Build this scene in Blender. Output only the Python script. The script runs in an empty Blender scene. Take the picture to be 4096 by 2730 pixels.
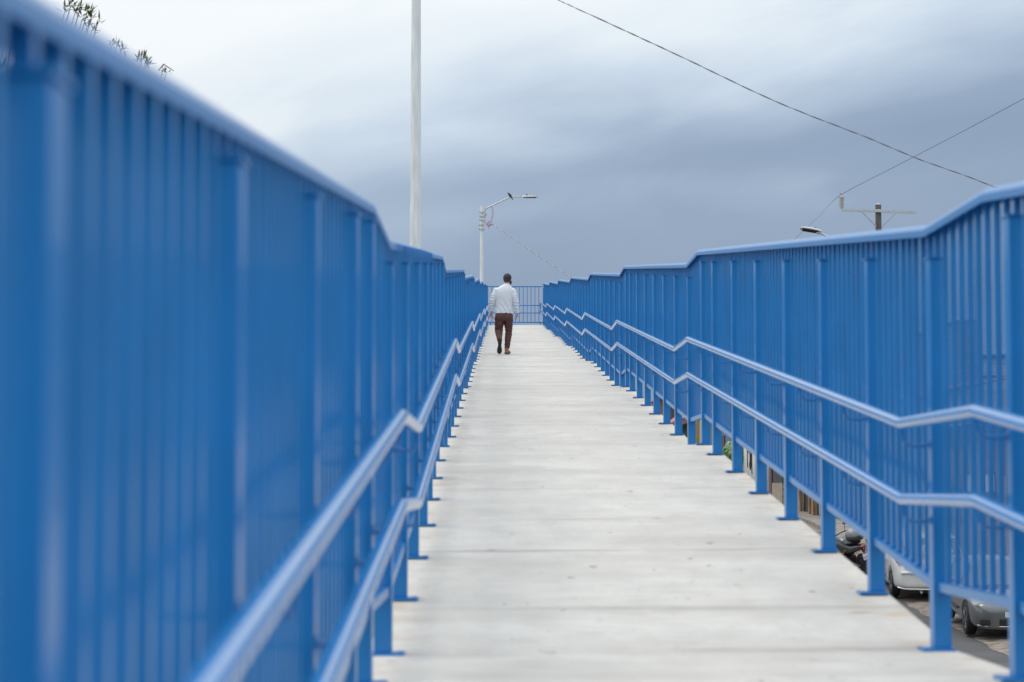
import bpy, bmesh, math, random
from mathutils import Vector, Matrix, noise
R = math.radians
random.seed(7)
SC = bpy.context.scene
COL = SC.collection

# ------------------------------------------------------------------ camera
cam_d = bpy.data.cameras.new('camera'); cam = bpy.data.objects.new('camera', cam_d); COL.objects.link(cam)
cam.location = (0, 0, 0)
cam_d.sensor_width = 36; cam_d.lens = 75.6
cam_d.clip_start = 0.05; cam_d.clip_end = 5000
cam.rotation_euler = (R(90 + 3.96), 0, R(-0.32))
cam_d.dof.use_dof = True; cam_d.dof.focus_distance = 48.4; cam_d.dof.aperture_fstop = 3.5
SC.camera = cam
# ------------------------------------------------------------------ world: overcast daylight
W = bpy.data.worlds.new('World'); SC.world = W; W.use_nodes = True
CL1 = (6, 42.1)
SUN_EL, SUN_AZ = R(62), R(-70)          # azimuth measured from +Y towards +X
def build_world():
    nt = W.node_tree; N = nt.nodes; L = nt.links; N.clear()
    out = N.new('ShaderNodeOutputWorld')
    bg1 = N.new('ShaderNodeBackground'); bg2 = N.new('ShaderNodeBackground'); mxs = N.new('ShaderNodeMixShader')
    sky = N.new('ShaderNodeTexSky'); sky.sky_type = 'NISHITA'; sky.sun_disc = False
    sky.sun_elevation = SUN_EL; sky.sun_rotation = SUN_AZ; sky.dust_density = 3
    bg1.inputs['Strength'].default_value = 0.10
    L.new(sky.outputs[0], bg1.inputs['Color'])
    tc = N.new('ShaderNodeTexCoord'); sep = N.new('ShaderNodeSeparateXYZ'); L.new(tc.outputs['Generated'], sep.inputs[0])
    def mth(op, a, b=None, c=None, clamp=False):
        m = N.new('ShaderNodeMath'); m.operation = op; m.use_clamp = clamp
        for i, v in enumerate((a, b, c)):
            if v is None: continue
            if isinstance(v, (int, float)): m.inputs[i].default_value = v
            else: L.new(v, m.inputs[i])
        return m.outputs[0]
    def noi(sx, sy, sz, det, rot, off=0, ro=.5):
        m0 = N.new('ShaderNodeMapping'); L.new(tc.outputs['Generated'], m0.inputs[0]); m0.inputs['Rotation'].default_value = (0, R(rot), 0)
        mp = N.new('ShaderNodeMapping'); L.new(m0.outputs[0], mp.inputs[0])
        mp.inputs['Scale'].default_value = (sx, sy, sz); mp.inputs['Location'].default_value = (off, off * .7, off * .3)
        n = N.new('ShaderNodeTexNoise'); n.inputs['Scale'].default_value = 1; n.inputs['Detail'].default_value = det
        n.inputs['Roughness'].default_value = ro; n.inputs['Distortion'].default_value = .3
        L.new(mp.outputs[0], n.inputs['Vector']); return mth('SUBTRACT', n.outputs['Fac'], .5)
    n1 = noi(4.2, 3, 12.5, 2.5, CL1[0], CL1[1]); n2 = noi(9, 6, 34, 4, 14, 5.1, .55)
    el = mth('MAXIMUM', sep.outputs['Z'], 0)
    e = mth('MULTIPLY', mth('SUBTRACT', el, .074), 8.3)          # 0 above the ramp's far end, 1 near the top of the view
    up = mth('MULTIPLY', mth('SUBTRACT', el, .06), 9, clamp=True)
    lat = mth('MULTIPLY', mth('MULTIPLY', sep.outputs['X'], -1.7), up)
    c = mth('ADD', mth('MAXIMUM', e, -.1), lat)
    c = mth('ADD', c, mth('MULTIPLY', n1, mth('MULTIPLY_ADD', up, 1.35, .10)))
    c = mth('ADD', c, mth('MULTIPLY', n2, mth('MULTIPLY_ADD', up, .50, .03)))
    c = mth('MULTIPLY', c, .7)
    r = N.new('ShaderNodeValToRGB'); L.new(c, r.inputs[0]); cr = r.color_ramp; cr.interpolation = 'EASE' if False else 'LINEAR'
    stops = [(0, (.258, .348, .485)), (.175, (.302, .392, .53)), (.35, (.42, .52, .655)), (.525, (.585, .685, .80)), (.70, (.775, .845, .90)), (.90, (.88, .92, .945))]
    cr.elements[0].position = 0; cr.elements[0].color = stops[0][1] + (1,)
    cr.elements[1].position = .9; cr.elements[1].color = stops[-1][1] + (1,)
    for p, q in stops[1:-1]:
        x = cr.elements.new(p); x.color = q + (1,)
    L.new(r.outputs[0], bg2.inputs['Color'])
    # the overcast vault is brightest overhead, and the sky behind the viewer is duller
    back = mth('MULTIPLY', mth('MULTIPLY', sep.outputs['Y'], -1, clamp=True), -.10)
    st = mth('SUBTRACT', mth('ADD', 1.0, mth('MULTIPLY', mth('POWER', el, 1.5), .80)), back)
    L.new(st, bg2.inputs['Strength'])
    mxs.inputs[0].default_value = .94
    L.new(bg1.outputs[0], mxs.inputs[1]); L.new(bg2.outputs[0], mxs.inputs[2]); L.new(mxs.outputs[0], out.inputs['Surface'])
build_world()
sd = bpy.data.lights.new('sun', 'SUN'); sd.energy = 0.8; sd.angle = R(25); sd.color = (1, .96, .9)
sun = bpy.data.objects.new('sun', sd); COL.objects.link(sun)
d = Vector((math.sin(SUN_AZ) * math.cos(SUN_EL), math.cos(SUN_AZ) * math.cos(SUN_EL), math.sin(SUN_EL)))
sun.rotation_euler = d.to_track_quat('Z', 'Y').to_euler(); sun.location = (0, 0, 40)
SC.view_settings.view_transform = 'Standard'; SC.view_settings.look = 'None'
SC.view_settings.exposure = 0.0; SC.view_settings.gamma = 1
SC.render.engine = 'CYCLES'
SC.cycles.use_denoising = True
SC.cycles.max_bounces = 6; SC.cycles.diffuse_bounces = 3; SC.cycles.glossy_bounces = 3
SC.cycles.transparent_max_bounces = 8; SC.cycles.caustics_reflective = False; SC.cycles.caustics_refractive = False
SC.cycles.sample_clamp_indirect = 4

# ------------------------------------------------------------------ helpers
def px(x, y, Y):
    """point at depth Y seen at photo pixel x, y"""
    return Vector(((x - 2000) / 8600 * Y, Y, (1960 - y) / 8600 * Y))
class MB:
    def __init__(s): s.v = []; s.f = []; s.m = []; s.sm = []
    def add(s, vs, fs, mi=0, smooth=False):
        o = len(s.v); s.v += [tuple(v) for v in vs]
        for f in fs: s.f.append([i + o for i in f]); s.m.append(mi); s.sm.append(smooth)
    def box(s, x0, x1, y0, y1, z0, z1, mi=0):
        vs = [(x, y, z) for z in (z0, z1) for y in (y0, y1) for x in (x0, x1)]
        s.add(vs, [(0, 2, 3, 1), (4, 5, 7, 6), (0, 1, 5, 4), (2, 6, 7, 3), (0, 4, 6, 2), (1, 3, 7, 5)], mi)
    def prism(s, x0, x1, pts, mi=0):
        """(y, z) outline, counter-clockwise seen from +x, extruded in x"""
        n = len(pts); vs = [(x0, y, z) for y, z in pts] + [(x1, y, z) for y, z in pts]
        fs = [tuple(range(n - 1, -1, -1)), tuple(range(n, 2 * n))] + [(i, (i + 1) % n, (i + 1) % n + n, i + n) for i in range(n)]
        s.add(vs, fs, mi)
    def tube(s, pts, rad, seg=10, mi=0, cap=True, up=None, flat=1.0):
        pts = [Vector(p) for p in pts]; n = len(pts)
        rs = rad if isinstance(rad, (list, tuple)) else [rad] * n
        prev = None; rings = []
        for i, p in enumerate(pts):
            t = ((pts[min(i + 1, n - 1)] - p).normalized() + (p - pts[max(i - 1, 0)]).normalized())
            if t.length < 1e-6: t = pts[min(i + 1, n - 1)] - pts[max(i - 1, 0)]
            t.normalize()
            if prev is None:
                a = Vector(up) if up else (Vector((0, 0, 1)) if abs(t.z) < .9 else Vector((1, 0, 0)))
                u = (a - t * a.dot(t)).normalized()
            else:
                u = (prev - t * prev.dot(t)).normalized()
            prev = u; w = t.cross(u)
            k = 1.0
            if 0 < i < n - 1:
                c = (pts[i + 1] - p).normalized().dot((p - pts[i - 1]).normalized())
                k = 1 / max(.6, math.sqrt(max(.01, (1 + c) / 2)))
            rings.append([p + (u * math.cos(q) * k + w * math.sin(q) * flat) * rs[i] for q in [2 * math.pi * j / seg for j in range(seg)]])
        vs = [v for r_ in rings for v in r_]; fs = []
        for i in range(n - 1):
            for j in range(seg):
                a, b = i * seg + j, i * seg + (j + 1) % seg
                fs.append((a, b, b + seg, a + seg))
        s.add(vs, fs, mi, True)
        if cap:
            s.add(rings[0], [tuple(range(seg - 1, -1, -1))], mi); s.add(rings[-1], [tuple(range(seg))], mi)
    def loft(s, rings, mi=0, cap=True, smooth=True):
        n = len(rings[0]); vs = [v for r_ in rings for v in r_]; fs = []
        for i in range(len(rings) - 1):
            for j in range(n):
                a, b = i * n + j, i * n + (j + 1) % n
                fs.append((a, b, b + n, a + n))
        s.add(vs, fs, mi, smooth)
        if cap:
            s.add(rings[0], [tuple(range(n - 1, -1, -1))], mi, smooth); s.add(rings[-1], [tuple(range(n))], mi, smooth)
    def ell(s, c, r_, mi=0, seg=16, rings=10, rot=None):
        c = Vector(c); vs = []; fs = []
        for i in range(rings + 1):
            th = math.pi * i / rings
            for j in range(seg):
                ph = 2 * math.pi * j / seg
                v = Vector((math.sin(th) * math.cos(ph) * r_[0], math.sin(th) * math.sin(ph) * r_[1], math.cos(th) * r_[2]))
                if rot: v = rot @ v
                vs.append(c + v)
        for i in range(rings):
            for j in range(seg):
                a, b = i * seg + j, i * seg + (j + 1) % seg
                fs.append((a, a + seg, b + seg, b))
        s.add(vs, fs, mi, True)
    def lathe(s, prof, c=(0, 0, 0), axis='z', seg=24, mi=0, smooth=True):
        """profile of (radius, height)"""
        rings = []
        for r_, h in prof:
            ring = []
            for j in range(seg):
                q = 2 * math.pi * j / seg; a, b = r_ * math.cos(q), r_ * math.sin(q)
                v = {'z': (a, b, h), 'x': (h, a, b), 'y': (b, h, a)}[axis]
                ring.append(Vector(c) + Vector(v))
            rings.append(ring)
        s.loft(rings, mi, True, smooth)
    def mesh(s, name, mats, weld=False):
        me = bpy.data.meshes.new(name); me.from_pydata(s.v, [], s.f)
        for m in (mats if isinstance(mats, (list, tuple)) else [mats]): me.materials.append(m)
        me.polygons.foreach_set('material_index', s.m); me.polygons.foreach_set('use_smooth', s.sm)
        if weld:
            bm = bmesh.new(); bm.from_mesh(me); bmesh.ops.remove_doubles(bm, verts=bm.verts, dist=1e-5)
            bmesh.ops.recalc_face_normals(bm, faces=bm.faces); bm.to_mesh(me); bm.free()
        me.update(); return me
    def build(s, name, mats, parent=None, loc=None, weld=False, bevel=0, bseg=2):
        o = link(s.mesh(name, mats, weld), name, parent, loc)
        if bevel: bev(o, bevel, bseg)
        return o
def link(me, name, parent=None, loc=None):
    o = bpy.data.objects.new(name, me); COL.objects.link(o)
    if parent: o.parent = parent
    if loc is not None: o.location = loc
    return o
def bev(o, w, seg=2):
    m = o.modifiers.new('bevel', 'BEVEL'); m.width = w; m.segments = seg; m.limit_method = 'ANGLE'; m.angle_limit = R(35)
    m.harden_normals = False
def tag(o, label=None, cat=None, group=None, kind=None):
    if label: o['label'] = label
    if cat: o['category'] = cat
    if group: o['group'] = group
    if kind: o['kind'] = kind
    return o
def empty(name, label, cat, loc=(0, 0, 0), rz=0, group=None):
    o = bpy.data.objects.new(name, None); COL.objects.link(o); o.location = loc; o.rotation_euler = (0, 0, rz)
    o.empty_display_size = .1
    return tag(o, label, cat, group)
def fuse(mb, name, mat, voxel, smooth_it=3, parent=None, fold=None, loc=None):
    """one continuous skin out of overlapping solids"""
    tmp = link(mb.mesh(name + '_raw', mat, True), name + '_raw')
    m = tmp.modifiers.new('r', 'REMESH'); m.mode = 'VOXEL'; m.voxel_size = voxel; m.use_smooth_shade = True
    if smooth_it:
        q = tmp.modifiers.new('s', 'SMOOTH'); q.factor = .5; q.iterations = smooth_it
    dg = bpy.context.evaluated_depsgraph_get()
    me = bpy.data.meshes.new_from_object(tmp.evaluated_get(dg)); me.name = name
    bpy.data.objects.remove(tmp)
    me.materials.clear(); me.materials.append(mat)
    if fold:
        ns = [v.normal.copy() for v in me.vertices]
        for v, nn in zip(me.vertices, ns): v.co += nn * fold(v.co, nn)
    for p in me.polygons: p.use_smooth = True
    return link(me, name, parent, loc)
def apply_mods(o):
    dg = bpy.context.evaluated_depsgraph_get()
    me = bpy.data.meshes.new_from_object(o.evaluated_get(dg)); o.modifiers.clear(); o.data = me
    return o

# ------------------------------------------------------------------ materials
def mat(name, col, rough=.6, metal=0, spec=.5, var=.0, vscale=6, bump=0, bscale=60, coat=0, dark=None, stretch=None, trans=0, coords='Object'):
    m = bpy.data.materials.new(name); m.use_nodes = True; nt = m.node_tree; N = nt.nodes; L = nt.links
    b = N['Principled BSDF']; b.inputs['Base Color'].default_value = tuple(col) + (1,); b.inputs['Roughness'].default_value = rough
    b.inputs['Metallic'].default_value = metal; b.inputs['Specular IOR Level'].default_value = spec
    b.inputs['Coat Weight'].default_value = coat; b.inputs['Coat Roughness'].default_value = .08
    tc = N.new('ShaderNodeTexCoord'); mp = N.new('ShaderNodeMapping'); L.new(tc.outputs[coords], mp.inputs[0])
    if stretch: mp.inputs['Scale'].default_value = stretch
    n = N.new('ShaderNodeTexNoise'); n.inputs['Scale'].default_value = vscale; n.inputs['Detail'].default_value = 5
    L.new(mp.outputs[0], n.inputs['Vector'])
    dk = dark or tuple(c * (1 - var) for c in col)
    mx = N.new('ShaderNodeMix'); mx.data_type = 'RGBA'
    mx.inputs[6].default_value = tuple(dk) + (1,)
    mx.inputs[7].default_value = tuple(min(1, c * (1 + var * .6)) for c in col) + (1,)
    rp = N.new('ShaderNodeMapRange'); rp.inputs[1].default_value = .32; rp.inputs[2].default_value = .68
    L.new(n.outputs['Fac'], rp.inputs[0]); L.new(rp.outputs[0], mx.inputs[0]); L.new(mx.outputs[2], b.inputs['Base Color'])
    rr = N.new('ShaderNodeMapRange'); rr.inputs[3].default_value = max(0, rough - .07); rr.inputs[4].default_value = min(1, rough + .07)
    L.new(n.outputs['Fac'], rr.inputs[0]); L.new(rr.outputs[0], b.inputs['Roughness'])
    if bump:
        n2 = N.new('ShaderNodeTexNoise'); n2.inputs['Scale'].default_value = bscale; n2.inputs['Detail'].default_value = 3
        L.new(mp.outputs[0], n2.inputs['Vector'])
        bp = N.new('ShaderNodeBump'); bp.inputs['Strength'].default_value = bump; bp.inputs['Distance'].default_value = .01
        L.new(n2.outputs['Fac'], bp.inputs['Height']); L.new(bp.outputs[0], b.inputs['Normal'])
    return m
M = {}
M['blue'] = mat('blue_gloss_paint', (.003, .19, .52), .42, spec=.5, var=.10, vscale=3, bump=.05, bscale=35, coat=.35)
M['rail'] = mat('blue_rail_enamel', (.006, .21, .58), .22, spec=.5, var=.06, vscale=3, bump=.03, bscale=35, coat=.55)
for k_ in ('blue', 'rail'):
    for n_ in M[k_].node_tree.nodes:
        if n_.type == 'BSDF_PRINCIPLED': n_.inputs['Coat Roughness'].default_value = .12 if k_ == 'blue' else .07; n_.inputs['Coat IOR'].default_value = 1.5
M['concrete_pole'] = mat('pole_concrete', (.84, .89, .91), .8, var=.04, vscale=3.5, bump=.12, bscale=40, dark=(.70, .74, .755), stretch=(3, 3, .4))
M['asphalt'] = mat('asphalt', (.085, .086, .09), .8, var=.25, vscale=1.2, bump=.4, bscale=150)
M['dirt'] = mat('stony_verge', (.25, .21, .18), .95, var=.5, vscale=5, bump=.8, bscale=12)
M['ground'] = mat('earth', (.21, .19, .15), .95, var=.4, vscale=.6, bump=.5, bscale=3)
M['galv'] = mat('galvanised_steel', (.55, .57, .58), .42, metal=.6, var=.15, vscale=9)
M['white_paint'] = mat('white_paint', (.72, .73, .74), .4, var=.06)
M['black'] = mat('black_plastic', (.016, .016, .018), .5, var=.2)
M['rubber'] = mat('tyre_rubber', (.018, .018, .019), .75, var=.2, bump=.2)
M['glassy'] = mat('car_glass', (.02, .035, .045), .05, spec=1.0, coat=1)
M['chrome'] = mat('bright_metal', (.6, .6, .6), .18, metal=1, var=.05)
M['rim'] = mat('grey_alloy', (.16, .17, .18), .35, metal=.8, var=.1)
M['beige_car'] = mat('pale_car_paint', (.82, .82, .80), .3, metal=.0, var=.04, coat=1)
M['grey_car'] = mat('grey_car_paint', (.13, .14, .145), .3, metal=.5, var=.05, coat=1)
M['red_lens'] = mat('red_lens', (.45, .01, .02), .15, coat=1, var=.1)
M['clear_lens'] = mat('clear_lens', (.22, .23, .25), .2, coat=1, var=.1)
M['ceramic'] = mat('grey_porcelain', (.58, .58, .57), .25, var=.08, coat=.5)
M['old_pole'] = mat('weathered_grey_pole', (.14, .13, .12), .9, var=.35, vscale=5, bump=.5, bscale=30, stretch=(2, 2, .3))
M['cable'] = mat('grey_cable', (.22, .22, .23), .6, var=.2)
M['cable_light'] = mat('bare_aluminium_strand', (.40, .40, .42), .45, metal=.5, var=.1)
M['red_wire'] = mat('red_wire', (.62, .12, .13), .5, var=.1)
M['bark'] = mat('bark', (.13, .10, .075), .95, var=.4, vscale=8, bump=.8, bscale=25)
M['plaster'] = mat('plaster', (.58, .57, .55), .9, var=.15, vscale=1.5, bump=.1)
M['greywall'] = mat('grey_render', (.18, .19, .22), .9, var=.25, vscale=1.5, bump=.1)
M['brownwall'] = mat('brown_wall', (.12, .085, .085), .9, var=.3, vscale=2, bump=.2)
M['greenwall'] = mat('pale_green_wall', (.42, .52, .50), .85, var=.12)
M['red_roof'] = mat('red_roof_sheet', (.62, .20, .19), .6, var=.2)
M['grey_roof'] = mat('grey_roof_sheet', (.16, .16, .18), .5, metal=.3, var=.25)
M['wood'] = mat('rough_wood', (.36, .22, .12), .85, var=.5, vscale=6, bump=.8, bscale=25, stretch=(4, 4, .5))
M['dark_shutter'] = mat('dark_shutter', (.03, .035, .04), .5, var=.2)
M['maroon'] = mat('maroon_paint', (.16, .02, .025), .5, var=.15)
M['cream'] = mat('cream_wall', (.46, .42, .33), .85, var=.15)
M['beige_col'] = mat('ochre_column', (.55, .38, .14), .8, var=.15)
def leafmat(name, c1, c2):
    m = bpy.data.materials.new(name); m.use_nodes = True; nt = m.node_tree; N = nt.nodes; L = nt.links
    b = N['Principled BSDF']; b.inputs['Roughness'].default_value = .5
    g = N.new('ShaderNodeObjectInfo'); geo = N.new('ShaderNodeNewGeometry')
    r = N.new('ShaderNodeValToRGB'); L.new(geo.outputs['Random Per Island'], r.inputs[0])
    r.color_ramp.elements[0].color = c1 + (1,); r.color_ramp.elements[1].color = c2 + (1,)
    L.new(r.outputs[0], b.inputs['Base Color'])
    return m
M['leaf'] = leafmat('mango_leaf', (.05, .09, .045), (.20, .23, .09))
M['leaf2'] = leafmat('round_leaf', (.05, .13, .03), (.22, .36, .10))

def concrete_floor():
    m = bpy.data.materials.new('broomed_concrete'); m.use_nodes = True; nt = m.node_tree; N = nt.nodes; L = nt.links
    b = N['Principled BSDF']; b.inputs['Roughness'].default_value = .88; b.inputs['Specular IOR Level'].default_value = .25
    geo = N.new('ShaderNodeNewGeometry')
    def mp(sx, sy, sz=1):
        q = N.new('ShaderNodeMapping'); L.new(geo.outputs['Position'], q.inputs[0]); q.inputs['Scale'].default_value = (sx, sy, sz); return q.outputs[0]
    def nz(v, s, d=4, ro=.55):
        n = N.new('ShaderNodeTexNoise'); n.inputs['Scale'].default_value = s; n.inputs['Detail'].default_value = d; n.inputs['Roughness'].default_value = ro
        L.new(v, n.inputs['Vector']); return n.outputs['Fac']
    def rng(v, a, b_, c, d_):
        n = N.new('ShaderNodeMapRange'); L.new(v, n.inputs[0])
        for i, q in enumerate((a, b_, c, d_)): n.inputs[i + 1].default_value = q
        return n.outputs[0]
    def mix(f, a, b_, typ='MIX'):
        n = N.new('ShaderNodeMix'); n.data_type = 'RGBA'; n.blend_type = typ
        if isinstance(f, float): n.inputs[0].default_value = f
        else: L.new(f, n.inputs[0])
        for i, v in ((6, a), (7, b_)):
            if isinstance(v, tuple): n.inputs[i].default_value = v + (1,)
            else: L.new(v, n.inputs[i])
        return n.outputs[2]
    broad = nz(mp(.5, 1.1), 1.3, 5)
    streak = nz(mp(1.1, 8), 3.2, 6, .7)
    fine = nz(mp(1, 3), 45, 3)
    c = mix(rng(broad, .3, .7, 0, 1), (.575, .545, .495), (.76, .735, .685))
    c = mix(rng(streak, .46, .72, 0, .55), c, (.46, .425, .375))
    c = mix(rng(fine, .38, .66, 0, .42), c, (.52, .50, .47))
    c = mix(rng(nz(mp(1, 1.5), 30, 3, .6), .60, .72, 0, .45), c, (.40, .375, .34))
    # dried water bands lying across the slab
    band = nz(mp(.16, 1.0), .95, 3)
    c = mix(rng(band, .56, .74, 0, .40), c, (.44, .42, .385))
    # grime specks and rust
    mo = nz(mp(1.6, .8), 2.6, 6, .65); c = mix(rng(mo, .42, .68, 0, .35), c, (.44, .42, .39))
    sp = nz(mp(1, .6), 9.5, 5, .62); c = mix(rng(sp, .665, .70, 0, .62), c, (.22, .19, .17))
    ru = nz(mp(1.0, 1.6), 5.2, 3, .5); c = mix(rng(ru, .69, .78, 0, .55), c, (.46, .22, .10))
    sep = N.new('ShaderNodeSeparateXYZ'); L.new(geo.outputs['Position'], sep.inputs[0])
    ed = N.new('ShaderNodeMath'); ed.operation = 'ABSOLUTE'; sb = N.new('ShaderNodeMath'); sb.operation = 'SUBTRACT'; sb.inputs[1].default_value = .66
    L.new(sep.outputs['X'], sb.inputs[0]); L.new(sb.outputs[0], ed.inputs[0])
    er = rng(ed.outputs[0], .92, 1.08, 0, 1); en = rng(nz(mp(1.2, 1.2), 3.3, 3), .52, .7, 0, .4)
    mm = N.new('ShaderNodeMath'); mm.operation = 'MULTIPLY'; L.new(er, mm.inputs[0]); L.new(en, mm.inputs[1])
    c = mix(mm.outputs[0], c, (.45, .31, .19))
    # grime lines where water has stood along the joints
    wob = N.new('ShaderNodeMath'); wob.operation = 'MULTIPLY_ADD'; L.new(nz(mp(.9, .2), 1.4, 3), wob.inputs[0]); wob.inputs[1].default_value = .16; L.new(sep.outputs['Y'], wob.inputs[2])
    lenv = rng(nz(mp(.8, .55), 1.1, 3), .40, .62, .15, 1)
    for yj, wd, am in ((8.86, .018, .5), (11.97, .022, .55), (15.22, .02, .4), (20.24, .03, .5), (31.6, .05, .5), (8.90, .05, .42), (9.95, .09, .5), (11.95, .06, .6), (13.4, .05, .3), (15.2, .05, .25), (20.28, .09, .45), (23.2, .06, .3), (31.65, .12, .5), (36, .1, .3), (43, .14, .5), (48.4, .12, .35), (54.4, .15, .45), (65.8, .2, .4), (77, .2, .4)):
        s1 = N.new('ShaderNodeMath'); s1.operation = 'SUBTRACT'; L.new(wob.outputs[0], s1.inputs[0]); s1.inputs[1].default_value = yj + .08
        s2 = N.new('ShaderNodeMath'); s2.operation = 'ABSOLUTE'; L.new(s1.outputs[0], s2.inputs[0])
        s3 = N.new('ShaderNodeMath'); s3.operation = 'MULTIPLY'; L.new(rng(s2.outputs[0], 0, wd, min(.9, am * 1.35), 0), s3.inputs[0]); L.new(lenv, s3.inputs[1])
        c = mix(s3.outputs[0], c, (.33, .29, .25))
    L.new(c, b.inputs['Base Color'])
    bp = N.new('ShaderNodeBump'); bp.inputs['Strength'].default_value = .5; bp.inputs['Distance'].default_value = .004
    ad = N.new('ShaderNodeMath'); ad.operation = 'ADD'; L.new(streak, ad.inputs[0]); L.new(nz(mp(.5, 16), 6, 3), ad.inputs[1])
    L.new(ad.outputs[0], bp.inputs['Height']); L.new(bp.outputs[0], b.inputs['Normal'])
    return m
M['floor'] = concrete_floor()

# ------------------------------------------------------------------ ramp geometry
PER, LAND, RISE, Y0, Z0 = 11.36, 1.37, 1.047, 7.45, -.652
XL, XR = -.438, 1.762                   # walkway faces of the posts
NEAR = .985                             # rise of the flight the camera stands over
def fl(Y):
    k = math.floor((Y - Y0) / PER); t = (Y - Y0) - k * PER
    if k >= 7: return Z0 + RISE * 7
    if k < 0: return Z0 - NEAR + (0 if t <= LAND else NEAR * (t - LAND) / (PER - LAND))
    return Z0 + RISE * k + (0 if t <= LAND else RISE * (t - LAND) / (PER - LAND))
KN = []                                 # profile knots
for k in range(-1, 8):
    ys = Y0 + PER * k; zk = Z0 + RISE * k if k >= 0 else Z0 - NEAR; KN.append((ys, zk)); KN.append((ys + LAND, zk))
YEND = KN[-1][0]; YST = KN[0][0]
DZL = -.018                              # the slab falls slightly towards its left edge
GK = [(-60, -7.6), (43, -2.87), (50, -2.61), (55.5, -2.10), (70, -1.16), (160, 1.5)]
def gnd(Y):
    if Y <= GK[0][0]: return GK[0][1]
    for (a, za), (b, zb) in zip(GK, GK[1:]):
        if Y <= b: return za + (zb - za) * (Y - a) / (b - a)
    return GK[-1][1]

def splay(Y):
    '''the left edge of the ramp steps out a little beyond the first landing'''
    t = max(0, min(1, (Y - 12.5) / 5.5)); return -.052 * t * t * (3 - 2 * t)
def build_ramp():
    # slab with a thin joint at each end of each landing
    mb = MB(); x0, x1 = XL - .105, XR + .105
    ys = [YST - 2]; 
    for i, (y, z) in enumerate(KN): ys.append(y)
    ys.append(YEND + .4)
    prof = [(YST - 2, KN[0][1])] + KN + [(YEND + .5, KN[-1][1])]
    top = []
    for i in range(len(prof) - 1):
        (a, za), (b, zb) = prof[i], prof[i + 1]
        n = max(1, int((b - a) / 1.2))
        for j in range(n):
            t = j / n; top.append((a + (b - a) * t, za + (zb - za) * t))
            if j == 0 and i > 0:                       # tooled joint
                top[-1] = (a - .006, za - .0); top.append((a - .003, za - .012)); top.append((a + .003, za - .012)); top.append((a + .006, za))
    top.append(prof[-1])
    bot = [(y, z - .22) for y, z in prof][::-1]
    # strip faces instead of one huge polygon
    for xa, xb in ((x0, x1),):
        nt_ = len(top)
        c = .012
        q_ = DZL
        vs = [(xa, y, z - c + q_) for y, z in top] + [(xa + c, y, z + q_) for y, z in top] + [(xb - c, y, z) for y, z in top] + [(xb, y, z - c) for y, z in top] + [(xb, y, z - .22) for y, z in top] + [(xa, y, z - .22) for y, z in top]
        fs = []
        for g in range(6):
            h = (g + 1) % 6
            for i in range(nt_ - 1): fs.append((g * nt_ + i, h * nt_ + i, h * nt_ + i + 1, g * nt_ + i + 1))
        fs.append(tuple(g * nt_ for g in range(6))); fs.append(tuple(g * nt_ + nt_ - 1 for g in range(5, -1, -1)))
        mb.add(vs, fs)
    o = mb.build('ramp', M['floor']); tag(o, kind='structure')
    for v in o.data.vertices:
        if v.co.x < 0: v.co.x += splay(v.co.y)
    bm = bmesh.new(); bm.from_mesh(o.data); bmesh.ops.recalc_face_normals(bm, faces=bm.faces); bm.to_mesh(o.data); bm.free()
build_ramp()
def build_supports():
    mb = MB()
    for side in (XL + .02, XR - .16):
        for i in range(len(KN) - 1):
            (a, za), (b, zb) = KN[i], KN[i + 1]
            mb.prism(side, side + .14, [(a, za - .223), (a, za - .5), (b, zb - .5), (b, zb - .223)])
    mb.build('ramp_beam', M['blue']).__setitem__('kind', 'structure')
    for k in range(-1, 8):
        y = Y0 + PER * k + .68; z = fl(y) - .5; g = gnd(y)
        c = MB(); c.box(.35, .95, y - .3, y + .3, g - .3, z - .3); c.box(XL - .1, XR + .1, y - .25, y + .25, z - .3, z - .003)
        o = c.build('ramp_pier', M['plaster'], bevel=.02); tag(o, kind='structure')
build_supports()

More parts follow.
